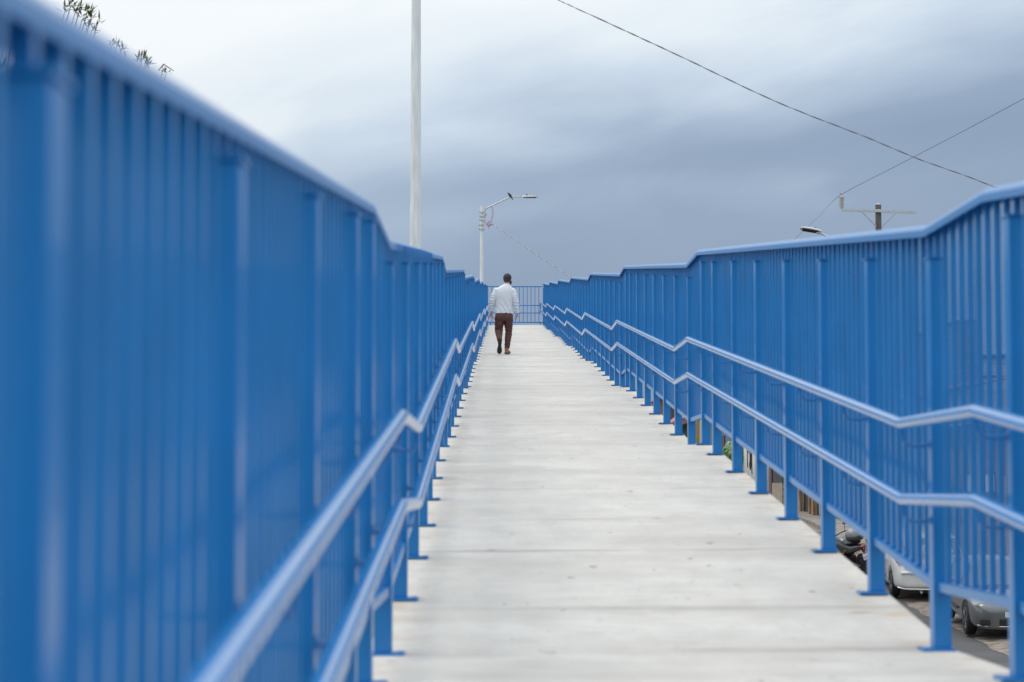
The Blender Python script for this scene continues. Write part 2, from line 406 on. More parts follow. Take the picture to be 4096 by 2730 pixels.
# ------------------------------------------------------------------ fences with handrails
def post_ys(left):
    r = []
    for k in range(-1, 7):
        a = Y0 + PER * k
        if left and k == -1: r += [a, a + LAND] + [-.93, .59, 2.12, 3.64, 5.17, 6.62]
        else: r += [a, a + LAND] + [a + LAND + (1.44 if left else 1.5) * j for j in range(1, 7)]
    return r + [YEND - LAND, YEND - .1]
def knots_between(a, b):
    return [a] + [y for y, _ in KN if a + 1e-6 < y < b - 1e-6] + [b]
def make_fence(side, label):
    s = 1 if side > 0 else -1; X = XR if s > 0 else XL
    f = empty('blue_fence', label, 'fence', (X, 0, 0 if s > 0 else DZL))
    so = 0 if s > 0 else -.006; sc_ = 0 if s > 0 else .022               # the left bars stand a little farther out
    ca, cb = (.36, .08) if s > 0 else (.40, .20)
    CK = [(y + (ca if i_ % 2 == 0 else cb), z) for i_, (y, z) in enumerate(KN)]
    def cz(Y):
        if Y <= CK[0][0]: return CK[0][1]
        for (a_, z_), (b_, w_) in zip(CK, CK[1:]):
            if Y <= b_: return z_ + (w_ - z_) * (Y - a_) / (b_ - a_)
        return CK[-1][1]
    xo = lambda a: s * a                     # offset away from the walkway, local to the fence
    ps = post_ys(s < 0)
    # shared meshes
    def bx(a, b, y0, y1, z0, z1): 
        m_ = MB(); m_.box(min(xo(a), xo(b)), max(xo(a), xo(b)), y0, y1, z0, z1); return m_
    pm = bx(0, .073, -.045, .045, .01, 1.60).mesh('post', M['blue'])
    pl_ = bx(-.05, .083, -.07, .07, 0.0, .012)
    for bx_, by_ in ((-.033, -.052), (-.033, .052)):
        pl_.lathe([(.008, .0115), (.008, .0135), (.005, .014)], (xo(bx_), by_, 0), 'z', 6, smooth=False)
    plm = pl_.mesh('base_plate', M['blue'])
    cpm = bx(-.005, .078, -.05, .05, 1.60, 1.608).mesh('post_cap', M['blue'])
    def brk(h):
        m_ = MB(); rx = -.112 if s > 0 else -.096
        pts = [(xo(.0), 0, h - .085), (xo(-.04), 0, h - .095), (xo(-.085), 0, h - .09), (xo(rx + .006), 0, h - .07), (xo(rx), 0, h - .045), (xo(rx), 0, h - .015)]
        m_.tube(pts, .0065, 8)
        m_.lathe([(.02, 0), (.02, .004)], (0, 0, h - .085), 'x', 12) if s < 0 else m_.lathe([(.02, -.004), (.02, 0)], (0, 0, h - .085), 'x', 12)
        return m_
    bm_hi, bm_lo = brk(.925).mesh('bracket', M['blue']), brk(.615).mesh('bracket', M['blue'])
    far = MB()
    for i, y in enumerate(ps):
        z = fl(y)
        p = link(pm, 'post', f, (0, y, z)); bev(p, .006, 2)
        pl = link(plm, 'base_plate', p)
        link(cpm, 'post_cap', p)
        if y < 52:
            link(bm_hi, 'bracket', p, (0, 0, fl(y) - z)); link(bm_lo, 'bracket', p)
        else:
            for h in (.925, .615):
                q = brk(h); far.add([(a, b + y, c + z) for a, b, c in q.v], q.f, 0, True)
    fo = far.build('bracket', M['blue'], f); fo['kind'] = 'stuff'
    # bars and bottom rails, bay by bay
    for i in range(len(ps) - 1):
        a, b = ps[i], ps[i + 1]; za, zb = fl(a), fl(b); L = b - a
        ya, yb = a + .046, b - .046; sl = (zb - za) / L
        zz = lambda y: za + sl * (y - a)
        m_ = MB(); x0, x1 = sorted((xo(.016 + so), xo(.056 + so)))
        m_.prism(x0, x1, [(ya, zz(ya) + .238), (yb, zz(yb) + .238), (yb, zz(yb) + .278), (ya, zz(ya) + .278)])
        m_.build('bottom_rail', M['blue'], f, bevel=.003)
        m_ = MB(); n = max(3, round(L / .148)); x0, x1 = sorted((xo(.030 + so), xo((.0552 if s > 0 else .0575) + so)))
        near = y < 60
        for j in range(0, n):
            y = a + L * j / n; jit = random.uniform(-.006, .006) if j else 0
            y += jit; w = .0125; xj = random.uniform(-.0015, .0015)
            if j == 0:   # the bar that stands on the post
                m_.box(x0, x1, y - w, y + w, zz(y) + 1.609, cz(y) + (1.735 if s > 0 else 1.712))
            else:
                m_.box(x0 + xj, x1 + xj, y - w, y + w, zz(y) + .2795, cz(y) + (1.735 if s > 0 else 1.712))
        m_.build('bar_panel', M['blue'], f)
    # coping
    kk = [(y, fl(y)) for y in [YST] + [y for y, _ in KN if y > YST] if y <= YEND]
    ck = CK[:-1] + [(YEND + .02, CK[-1][1])]
    m_ = MB(); rings = []
    # folded channel, open below
    ht, hb = (1.753, 1.703) if s > 0 else (1.728, 1.682)
    prof = [(.0, hb), (-.001, ht - .022), (.006, ht - .009), (.020, ht), (.066, ht), (.078, ht - .007), (.084, ht - .017), (.084, hb),
            (.080, hb), (.080, ht - .019), (.064, ht - .005), (.022, ht - .005), (.004, ht - .021), (.004, hb)]
    prof = [(q + sc_, h) for q, h in prof]
    if s < 0: prof = prof[::-1]
    for y, z in ck: rings.append([(xo(q), y, z + h) for q, h in prof])
    m_.loft(rings, smooth=False)
    m_.build('coping', M['blue'], f, weld=True)
    # handrails
    for h in (.925, .615):
        m_ = MB()
        pts = [(xo(-.112 if s > 0 else -.096), y, z + h) for y, z in kk[:-1]] + [(xo(-.112 if s > 0 else -.096), YEND - .12, kk[-1][1] + h)]
        # short mitred bends
        fine = []
        for i, p in enumerate(pts):
            if 0 < i < len(pts) - 1:
                p = Vector(p); a = (Vector(pts[i - 1]) - p).normalized() * .03; b = (Vector(pts[i + 1]) - p).normalized() * .03
                fine += [p + a, p + (a + b) * .25, p + b]
            else: fine.append(p)
        m_.tube(fine, .0255, 20, up=(0, 0, 1))
        m_.build('handrail', M['rail'], f)
    if s < 0:
        for o in f.children:
            if o.name.startswith('post'): o.location.x += splay(o.location.y)
            else:
                for v in o.data.vertices: v.co.x += splay(v.co.y)
    return f
make_fence(-1, 'blue metal fence with twin handrails, left of the walking man')
make_fence(1, 'blue metal fence with twin handrails, right of the walking man')

def end_gate():
    g = empty('end_railing', 'open blue barred railing closing the far end of the ramp', 'railing', (0, YEND - .04, fl(YEND)))
    xa, xb = XL - .052, XR
    m_ = MB(); m_.box(xa, xb, -.02, .02, 1.66, 1.70); m_.build('top_rail', M['blue'], g)
    m_ = MB(); m_.box(xa, xb, -.02, .02, .18, .22); m_.build('bottom_rail', M['blue'], g)
    m_ = MB(); n = 14
    for j in range(1, n): 
        x = xa + (xb - xa) * j / n; m_.box(x - .0125, x + .0125, -.0125, .0125, .2205, 1.6595)
    m_.build('bar_panel', M['blue'], g)
    for h in (.9, .59):
        m_ = MB(); m_.tube([(xa + .1, -.1, h), (xb - .1, -.1, h)], .024, 14); m_.build('handrail', M['rail'], g)
    for x in (xa + .1, xb - .1):
        m_ = MB(); m_.tube([(x, -.1, .925), (x, -.1, .6)], .02, 12); m_.build('handrail_end', M['blue'], g)
        m_ = MB(); m_.box(x - .02, x + .02, -.03, .03, 0, .18); m_.build('leg', M['blue'], g)
end_gate()

# ------------------------------------------------------------------ ground and street
def sheet(name, x0, x1, y0, y1, dz, m, n=60):
    mb = MB(); vs = []; fs = []
    ys = [y0 + (y1 - y0) * i / n for i in range(n + 1)]
    for y in ys: vs += [(x0, y, gnd(y) + dz), (x1, y, gnd(y) + dz)]
    for i in range(n): fs.append((2 * i, 2 * i + 1, 2 * i + 3, 2 * i + 2))
    mb.add(vs, fs); return tag(mb.build(name, m), kind='structure')
def terrain():
    mb = MB(); ys = [-400, -60, -20] + [i * 5.0 for i in range(0, 40)] + [250, 600, 2500]
    xs = [-1500, -100, -10, 2, 14, 100, 1500]
    vs = [(x, y, gnd(max(-20, min(y, 160))) - .06) for y in ys for x in xs]; n = len(xs); fs = []
    for i in range(len(ys) - 1):
        for j in range(n - 1): fs.append((i * n + j, i * n + j + 1, (i + 1) * n + j + 1, (i + 1) * n + j))
    mb.add(vs, fs); tag(mb.build('ground', M['ground']), kind='structure')
terrain()
sheet('road', 2.6, 9.35, -15, 160, 0, M['asphalt'])
def verge():
    # rough stony strip with a ragged edge against the asphalt
    mb = MB(); vs = []; fs = []; n = 500; rows = 5
    for i in range(n + 1):
        y = -15 + 175 * i / n
        for j in range(rows):
            x = (9.28, 9.7, 10.3, 11.0, 14.5)[j]
            if j == 0: x += .14 * noise.noise((y * .9, 0, 0)) + .05 * noise.noise((y * 5, 3, 0))
            vs.append((x, y, gnd(y) + .006 + (0 if j == 0 else .03 + .02 * noise.noise((y * 3, x * 3, 0)))))
    for i in range(n):
        for j in range(rows - 1):
            a = i * rows + j; fs.append((a, a + 1, a + rows + 1, a + rows))
    mb.add(vs, fs, 0, True); tag(mb.build('verge', M['dirt']), kind='structure')
verge()
def pavement():
    m_ = MB(); m_.box(10.15, 11.0, 62, 84, -.0, .0)
    mb = MB(); pts = [(62, gnd(62) + .15), (62, gnd(62) - .3), (112, gnd(112) - .3), (112, gnd(112) + .15), (84, gnd(84) + .15), (70, gnd(70) + .15)]
    mb.prism(10.1, 11.2, pts); tag(mb.build('pavement', mat('worn_pavement', (.30, .27, .235), .9, var=.35, vscale=2, bump=.4), weld=True), kind='structure')
pavement()

# ------------------------------------------------------------------ poles and lamps
def oct_pole(mb, x, y, z0, z1, r0, r1, seg=8):
    rings = []
    for i in range(9):
        t = i / 8; r_ = r0 + (r1 - r0) * t
        rings.append([(x + r_ * math.cos(R(22.5) + 2 * math.pi * j / seg), y + r_ * math.sin(R(22.5) + 2 * math.pi * j / seg), z0 + (z1 - z0) * t) for j in range(seg)])
    mb.loft(rings, smooth=False)
def big_pole():
    Y = 52; b = px(1660, 950, Y); zt = 13.6; g = gnd(Y) - .3
    e = empty('concrete_pole', 'tall pale octagonal concrete pole behind the left fence', 'pole', (b.x, Y, g))
    mb = MB(); r_at = lambda z: .148 - (z - b.z) * .0048
    oct_pole(mb, 0, 0, 0, zt - g, r_at(g), r_at(zt)); mb.build('shaft', M['concrete_pole'], e, bevel=.012)
    mb = MB(); mb.tube([(0, -.1, zt - g - .4), (.5, -.1, zt - g + .1), (2.2, -.1, zt - g + .3)], .03, 10); mb.build('arm', M['galv'], e)
big_pole()
def lum(mb_case, mb_lens, mb_cell, L=.62, W_=.15):
    """street lantern body, root at the origin, pointing +x"""
    rings = []
    for t, w, h0, h1 in ((0, .035, -.03, .035), (.06, .06, -.045, .05), (.25, W_ * .8, -.05, .055), (.6, W_, -.05, .045), (.9, W_ * .8, -.035, .02), (1, W_ * .5, -.025, .0)):
        x = t * L; rings.append([(x, w * c, (h1 if s_ > 0 else h0) * (1 if abs(s_) == 1 else .6)) for c, s_ in ((-1, -.6), (-.8, -1), (.8, -1), (1, -.6), (1, .6), (.6, 1), (-.6, 1), (-1, .6))])
    mb_case.loft(rings)
    mb_lens.box(.1, L * .88, -W_ * .7, W_ * .7, -.066, -.052)
    mb_cell.lathe([(.045, .05), (.045, .12), (.03, .13)], (L * .3, 0, 0), 'z', 14)
def lamp_post():
    Y = 115; b = px(1926, 1000, Y); S = Y / 8600
    e = empty('street_lamp', 'white concrete lamp post with long arm, black bird perched on it', 'street lamp', (b.x, Y, gnd(Y)))
    Z = lambda y: (1960 - y) * S - gnd(Y); Xp = lambda x: (x - 2000) * S - b.x
    mb = MB(); oct_pole(mb, 0, 0, 0, Z(820), .135, .088); mb.build('shaft', M['concrete_pole'], e, bevel=.006)
    arm = [(Xp(1939), 0, Z(870)), (Xp(1939), 0, Z(840)), (Xp(1940), 0, Z(834)), (Xp(1944), 0, Z(829)), (Xp(2040), 0, Z(784)), (Xp(2050), 0, Z(782)), (Xp(2092), 0, Z(782))]
    mb = MB(); mb.tube(arm, .034, 12); mb.build('arm', M['galv'], e)
    mb, ml, mc = MB(), MB(), MB(); lum(mb, ml, mc, .86, .17)
    c = mb.build('lantern', M['white_paint'], e, (Xp(2088), 0, Z(782))); ml.build('lens', M['black'], c); mc.build('photocell', M['black'], c)
    for y in (846, 862, 877, 897, 914):
        w = 12 if y > 890 else 9
        mb = MB(); z = Z(y)
        mb.box(-w * S, w * S, -.135, -.115, z - .03, z + .03); mb.box(-w * S, w * S, .115, .135, z - .03, z + .03)
        mb.box(-w * S * .9, -w * S * .8, -.16, .16, z - .02, z + .02); mb.box(w * S * .8, w * S * .9, -.16, .16, z - .02, z + .02)
        mb.build('clamp', M['galv'], e)
    mb = MB(); mb.lathe([(.03, -.09), (.05, -.04), (.05, .04), (.03, .09)], (Xp(1944), -.05, Z(853)), 'z', 12); mb.build('insulator', M['ceramic'], e)
    mb = MB(); mb.tube([(Xp(1934), -.12, Z(876)), (Xp(1951), -.12, Z(876)), (Xp(1953), -.12, Z(882))], .025, 8); mb.build('cable_grip', M['galv'], e)
    # curly red wire
    pts = []
    def curl(p, q, turns, a=.05, bow=0):
        p, q = Vector(p), Vector(q); n = turns * 8
        for i in range(n + 1):
            t = i / n; c_ = p.lerp(q, t) + Vector((bow * math.sin(math.pi * t), 0, 0)); w = 2 * math.pi * turns * t
            pts.append(c_ + Vector((a * math.cos(w), a * math.sin(w) * .6, a * .3 * math.sin(w * 1.3))))
    curl((Xp(1966), 0, Z(822)), (Xp(1963), 0, Z(880)), 9, .045, .08)
    curl((Xp(1963), 0, Z(882)), (Xp(1955), -.1, Z(903)), 3, .08)
    curl((Xp(1955), 0, Z(901)), (Xp(1971), -.1, Z(893)), 3, .07)
    curl((Xp(1950), 0, Z(899)), (Xp(1936), -.1, Z(882)), 3, .06)
    mb = MB(); mb.tube(pts, .009, 5); mb.build('looped_wire', M['red_wire'], e)
    mb = MB()
    mb.tube([(Xp(1960), -.1, Z(883)), (Xp(1953), -.1, Z(885)), (Xp(1949), -.1, Z(895)), (Xp(1954), -.1, Z(912))], .016, 6); mb.build('cable_tail', M['cable'], e)
    return Y
lamp_post()
def bird():
    Y = 115; S = Y / 8600; c = px(2040, 776, Y)
    mb = MB(); P = lambda x, y, dy=0: Vector(((x - 2040) * S, dy, (776 - y) * S))
    # slender upright body running from head to tail
    pts = [P(2034, 769), P(2037, 773), P(2040, 778), P(2044, 784), P(2046, 789)]
    mb.tube([P(2032.5, 767), P(2034.5, 769.5), P(2038, 774), P(2042, 779), P(2045, 784), P(2047, 788)], [.028, .042, .068, .072, .045, .02], 14)
    mb.ell(P(2033.2, 767.6), (.042, .036, .036))
    mb.tube([P(2032, 767.2), P(2028.4, 768.4)], [.014, .003], 8)
    mb.tube([P(2045, 784), P(2048.2, 789), P(2051.6, 795)], [.03, .034, .022], 10, flat=.4)
    e = empty('bird', 'small black bird perched on the lamp post arm', 'bird', (c.x, Y, c.z))
    black = mat('black_feathers', (.012, .013, .018), .45, var=.2)
    fuse(mb, 'body', black, .008, 3, e)
    for dy in (-.03, .03):
        m_ = MB(); m_.tube([P(2042, 781, dy), P(2041.5, 784, dy)], .008, 6); m_.tube([P(2041.5, 784, dy), P(2038.5, 785.2, dy)], .006, 6); m_.build('leg', M['black'], e)
bird()
def utility_pole():
    Y = 86; b = px(3524, 905, Y); S = Y / 8600; g = gnd(Y)
    e = empty('utility_pole', 'weathered grey utility pole with steel crossarm beyond the right fence', 'utility pole', (b.x, Y, g))
    Z = lambda y: (1960 - y) * S - g; Xp = lambda x: (x - 3524) * S
    mb = MB(); rings = []
    for i in range(20):
        t = i / 19; z = Z(813) * t; r_ = .19 - .07 * t
        rings.append([(r_ * math.cos(q) * (1 + .03 * noise.noise((math.cos(q), math.sin(q), z * 3))), r_ * math.sin(q), z) for q in [2 * math.pi * j / 16 for j in range(16)]])
    mb.loft(rings); mb.build('shaft', M['old_pole'], e)
    mb = MB(); mb.tube([(0, 0, Z(813)), (0, 0, Z(810))], [.115, .07], 16); mb.build('top_cap', M['ceramic'], e)
    mb = MB()
    a, c = Vector((Xp(3372), -.16, Z(837))), Vector((Xp(3673), -.16, Z(847)))
    dv = (c - a); n = Vector((0, 0, 1))
    vs = []
    for p in (a, c):
        for dy in (-.04, .04):
            for dz in (-.045, .045): vs.append(p + Vector((0, dy, dz)))
    mb.add(vs, [(0, 1, 3, 2), (4, 6, 7, 5), (0, 4, 5, 1), (2, 3, 7, 6), (0, 2, 6, 4), (1, 5, 7, 3)]); mb.build('crossarm', M['galv'], e)
    for x0, y0 in ((3452, 841), (3591, 846)):
        mb = MB(); xe = 3511 if x0 < 3524 else 3537
        mb.tube([(Xp(x0), -.2, Z(y0)), (Xp(xe), -.14, Z(902))], .024, 6, flat=.5); mb.build('brace', M['galv'], e)
    mb = MB(); mb.lathe([(.125, -.035), (.135, -.03), (.135, .03), (.125, .035)], (0, 0, Z(838)), 'z', 16); mb.build('clamp', M['galv'], e)
    mb = MB(); prof = [(.05, 0), (.09, .01), (.09, .06)]
    h0, h1 = Z(830), Z(780); n = 8
    prof = [(.07, h0), (.085, h0 + .02), (.085, h0 + .06)]
    for i in range(n):
        z = h0 + .07 + (h1 - h0 - .09) * i / n; st = (h1 - h0 - .09) / n
        prof += [(.06, z), (.12, z + st * .45), (.12, z + st * .6), (.06, z + st * .75)]
    prof += [(.06, h1), (.04, h1 + .04)]
    mb.lathe(prof, (Xp(3374), -.16, 0), 'z', 18); mb.build('insulator', M['ceramic'], e)
    mb = MB(); mb.tube([(Xp(3366), -.16, h1 + .05), (Xp(3370), -.16, h1 + .1), (Xp(3376), -.16, h1 + .06), (Xp(3380), -.16, h1 + .09)], .015, 6); mb.build('wire_tie', M['cable'], e)
utility_pole()
def near_pole():
    Y = 48; g = gnd(Y); x = (4700 - 2000) / 8600 * Y
    e = empty('utility_pole', 'plain grey utility pole where the street wires end, beyond the brown house', 'utility pole', (x, Y, g))
    mb = MB(); mb.tube([(0, 0, 0), (0, 0, 4), (0, 0, 8.6)], [.17, .14, .12], 16); mb.build('shaft', M['old_pole'], e)
    for h in (4.2, 5.4, 6.6, 7.6):
        mb = MB(); mb.lathe([(.16, h - .03), (.17, h), (.16, h + .03)], (0, 0, 0), 'z', 14); mb.build('clamp', M['galv'], e)
near_pole()
def street_lamp_r():
    Y = 65; S = Y / 8600; g = gnd(Y); b = px(3440, 1100, Y)
    e = empty('street_lamp', 'tilted grey lantern just showing over the right fence', 'street lamp', (b.x, Y, g))
    Z = lambda y: (1960 - y) * S - g; Xp = lambda x: (x - 3440) * S
    mb = MB(); oct_pole(mb, 0, 0, 0, Z(1000), .12, .085); mb.build('shaft', M['concrete_pole'], e, bevel=.006)
    mb = MB(); mb.tube([(0, -.12, Z(1090)), (0, -.12, Z(1030)), (Xp(3400), -.12, Z(985)), (Xp(3292), -.12, Z(933)), (Xp(3270), -.12, Z(928))], .03, 10); mb.build('arm', M['galv'], e)
    mb, ml, mc = MB(), MB(), MB(); lum(mb, ml, mc, .66, .13)
    c = mb.build('lantern', M['white_paint'], e, (Xp(3292), -.12, Z(924))); c.rotation_euler = (R(26), R(-9), R(180)); c.scale = (1, .85, .72)
    ml.build('lens', M['black'], c); mc.build('photocell', M['black'], c)
street_lamp_r()

def wire(name, label, pts, r_=.012, twist=False, parent=None, n=60, sag=0):
    """cable through photo points (x, y, depth)"""
    P = [px(*p) for p in pts]
    # resample with catmull-rom
    out = []
    for i in range(len(P) - 1):
        p0, p1, p2, p3 = P[max(i - 1, 0)], P[i], P[i + 1], P[min(i + 2, len(P) - 1)]
        k = max(2, n // (len(P) - 1))
        for j in range(k):
            t = j / k
            out.append(.5 * ((2 * p1) + (p2 - p0) * t + (2 * p0 - 5 * p1 + 4 * p2 - p3) * t * t + (3 * p1 - p0 - 3 * p2 + p3) * t ** 3))
    out.append(P[-1])
    if not twist:
        mb = MB(); mb.tube(out, r_, 6); o = mb.build(name, M['cable']); return tag(o, label, 'cable')
    e = tag(bpy.data.objects.new(name, None), label, 'cable'); COL.objects.link(e); e.location = out[0]
    tot = 0; ang = 0; sA, sB = [], []
    for i, p in enumerate(out):
        if i: ang += (p - out[i - 1]).length / twist * 2 * math.pi
        t = (out[min(i + 1, len(out) - 1)] - out[max(i - 1, 0)]).normalized(); u = Vector((0, 0, 1)); u = (u - t * u.dot(t)).normalized(); w = t.cross(u)
        o_ = (u * math.cos(ang) + w * math.sin(ang)) * r_ * .55
        sA.append(p + o_ - out[0]); sB.append(p - o_ - out[0])
    mb = MB(); mb.tube(sA, r_ * .62, 6); mb.build('insulated_strand', M['cable'], e)
    mb = MB(); mb.tube(sB, r_ * .55, 6); mb.build('bare_strand', M['cable_light'], e)
wire('overhead_cable', 'thick twisted overhead cable crossing the upper right sky', [(1662, -150, 51.9), (1850, -165, 42), (2100, -82, 30), (2281, 0, 24.5), (2716, 203, 25), (3116, 394, 25.5), (3482, 540, 26), (3691, 628, 26.3), (3996, 742, 26.8), (4600, 1000, 30), (4700, 1250, 36), (4290, 1600, 47.4)], .0072, twist=.5, n=420)
wire('overhead_wire', 'thin wire tied over the insulator, rising to the right edge', [(3150, 990, 80), (3205, 935, 81), (3290, 855, 84), (3374, 774, 85.8), (3600, 655, 80), (3850, 525, 74), (4096, 393, 68), (4600, 120, 58)], .012, n=60)
wire('overhead_cable', 'twisted cable sloping down from the lamp post to the right fence', [(1953, 884, 114.9), (1985, 905, 112), (2060, 955, 108), (2150, 1018, 103), (2283, 1106, 97), (2500, 1240, 88)], .024, twist=1.6, n=260)
yy = [(1262, 1180), (1300, 1222), (1350, 1290), (1392, 1345), (1432, 1448), (1487, 1480), (1528, 1512), (1580, 1570)]
for i, (ya, yb) in enumerate([(1210, 1120), (1245, 1158), (1266, 1188), (1346, 1310), (1372, 1345), (1400, 1372), (1453, 1452), (1490, 1486), (1530, 1528), (1575, 1560)]):
    o = wire('street_wire', 'thin dark street wire seen between the nearest right fence bars', [(3524, ya + 60, 85.7), (3810, ya, 70), (4096, yb, 60), (4700, yb - 120, 48)], .012, n=20)
    o['group'] = 'street wires glimpsed through the right fence'

# ------------------------------------------------------------------ trees
def leaf_quads(mb, c, d_, up, L, w):
    """one pointed leaf folded along its midrib"""
    d_ = d_.normalized(); s_ = d_.cross(up)
    if s_.length < 1e-3: s_ = Vector((1, 0, 0))
    s_.normalize(); n_ = s_.cross(d_)
    m1 = c + d_ * L * .45 - n_ * w * .25
    mb.add([c, c + d_ * L * .4 + s_ * w, c + d_ * L, c + d_ * L * .4 - s_ * w, m1], [(0, 1, 4), (1, 2, 4), (0, 4, 3), (3, 4, 2)])
def rnd():
    while True:
        v = Vector((random.uniform(-1, 1), random.uniform(-1, 1), random.uniform(-1, 1)))
        if .05 < v.length < 1: return v
def left_tree():
    Y = 26; g = gnd(Y); c = Vector((-7.35, Y, 2.9)); tx = -7.5
    e = empty('leafy_tree', 'leafy tree rising behind the near left fence', 'tree', (tx, Y, g))
    o0 = Vector((tx, Y, g)); tr = MB(); lv = MB()
    top = Vector((0, 0, 3.4)); tr.tube([(0, 0, -.2), (.1, 0, 1.5), (0, .1, 3.4)], [.28, .22, .16], 10)
    cc = c - o0
    def cluster(p, out, s=1.0):
        k = random.randint(7, 11)
        for i in range(k):
            d_ = (out.normalized() * .8 + rnd() * 1.1 + Vector((0, 0, -.15)))
            leaf_quads(lv, p + rnd() * .04, d_, Vector((0, 0, 1)), random.uniform(.09, .155) * s, random.uniform(.012, .020) * s)
    for b in range(30):
        q = rnd().normalized(); q.z = abs(q.z) * .9 + .0 if random.random() < .75 else q.z
        tip = cc + Vector((q.x * 2.6, q.y * 2.6, q.z * 2.35)); mid = top.lerp(tip, .5) + rnd() * .25
        tr.tube([top - Vector((0, 0, random.uniform(0, 1))), mid, tip], [.07, .04, .015], 6)
        for s_ in range(60):
            p = tip + rnd() * .95; sp = mid.lerp(tip, random.uniform(.4, 1))
            if s_ % 3 == 0: tr.tube([sp, sp.lerp(p, .6) + rnd() * .06, p], [.014, .009, .004], 4, cap=False)
            cluster(p, p - cc, random.uniform(1.1, 1.5))
    # stray tips that reach past the coping
    for x, y, s in ((372, 62, 1), (345, 40, 1.1), (330, 15, 1.1), (300, 0, 1.1), (310, 45, 1), (280, 20, 1), (330, 75, 1), (350, 92, .9), (262, -8, 1), (240, 10, 1), (452, 150, .8), (470, 172, .9), (430, 150, .7), (556, 205, .9), (566, 222, .9), (572, 232, .8), (545, 218, .9), (636, 262, .6), (650, 268, .5)):
        p = px(x, y + (14 if x > 400 else 12), Y) - o0
        st = p + Vector((-.25, .1, -.7)); tr.tube([st, st.lerp(p, .6) + Vector((.03, 0, .04)), p], [.014, .01, .004], 5, cap=False)
        for r2 in range(1): cluster(p - Vector((0, 0, .07 * r2)), Vector((.4, 0, .7)), s)
        if x > 440: cluster(st.lerp(p, .5), Vector((.2, 0, .3)), s)
    # a long bare twig
    a = px(660, 262, Y) - o0; tr.tube([px(620, 270, Y) - o0, px(640, 244, Y) - o0, px(655, 254, Y) - o0, px(682, 272, Y) - o0], [.008, .007, .006, .004], 5)
    tr.build('trunk', M['bark'], e); lv.build('crown', M['leaf'], e)
left_tree()
def bush():
    Y = 98; b = px(2950, 1812, Y); g = gnd(Y)
    e = empty('round_leaved_shrub', 'green round leaved shrub against the white corrugated wall', 'shrub', (10.35, Y, g))
    cc = Vector((b.x - 10.35, 0, b.z - g)); lv = MB(); tr = MB()
    for i in range(9):
        q = rnd() * .5; tr.tube([(0, 0, -.05), (.05 * i - .2, 0, cc.z * .5), cc + q], [.03, .025, .012], 6)
    for i in range(620):
        q = rnd(); p = cc + Vector((q.x * .78, q.y * .9, q.z * .58)); n_ = (q + rnd() * .8 + Vector((-.2, -.5, .5))).normalized()
        u = n_.orthogonal().normalized(); w = n_.cross(u); r_ = random.uniform(.05, .095)
        lv.add([p + (u * math.cos(a) + w * math.sin(a)) * r_ for a in [2 * math.pi * j / 7 for j in range(7)]], [tuple(range(7))])
    tr.build('trunk', M['bark'], e); lv.build('crown', M['leaf2'], e)
bush()

# ------------------------------------------------------------------ houses along the street
def corr_wall(mb, x, y0, y1, z0, z1, p=.09, a=.012):
    n = int((y1 - y0) / (p / 4)); vs = []; fs = []
    for i in range(n + 1):
        y = y0 + (y1 - y0) * i / n; xx = x - a * math.sin(2 * math.pi * y / p); vs += [(xx, y, z0), (xx, y, z1)]
    for i in range(n): fs.append((2 * i, 2 * i + 1, 2 * i + 3, 2 * i + 2))
    mb.add(vs, fs, 0, True)
def house(label, x0, x1, y0, y1, h, wall, roof, cat='house', over=.3, tilt=.5, name='house'):
    g = gnd((y0 + y1) / 2) - .6
    e = empty(name, label, cat, (x0, y0, g)); H = h - g
    mb = MB(); mb.box(0, x1 - x0, 0, y1 - y0, 0, H); mb.build('wall', wall, e)
    mb = MB(); mb.add([(-over, -over, H + .02), (x1 - x0 + over, -over, H + .02 + tilt), (x1 - x0 + over, y1 - y0 + over, H + .02 + tilt), (-over, y1 - y0 + over, H + .02),
                       (-over, -over, H + .1), (x1 - x0 + over, -over, H + .1 + tilt), (x1 - x0 + over, y1 - y0 + over, H + .1 + tilt), (-over, y1 - y0 + over, H + .1)],
                      [(0, 3, 2, 1), (4, 5, 6, 7), (0, 1, 5, 4), (1, 2, 6, 5), (2, 3, 7, 6), (3, 0, 4, 7)])
    mb.build('roof', roof, e)
    return e, (lambda Y, Z: (Y - y0, Z - g))
def panel(e, f, name, Y0_, Y1_, Z0_, Z1_, m, d0=-.03, d1=.02, frame=None):
    (a, za), (b, zb) = f(Y0_, Z0_), f(Y1_, Z1_)
    mb = MB(); mb.box(d0, d1, a, b, za, zb); o = mb.build(name, m, e)
    if frame:
        t = .05; mb = MB()
        mb.box(d0 - .02, d0 - .002, a - t, b + t, zb, zb + t); mb.box(d0 - .02, d0 - .002, a - t, b + t, za - t, za)
        mb.box(d0 - .02, d0 - .002, a - t, a, za, zb); mb.box(d0 - .02, d0 - .002, b, b + t, za, zb); mb.build('frame', frame, o)
    return o
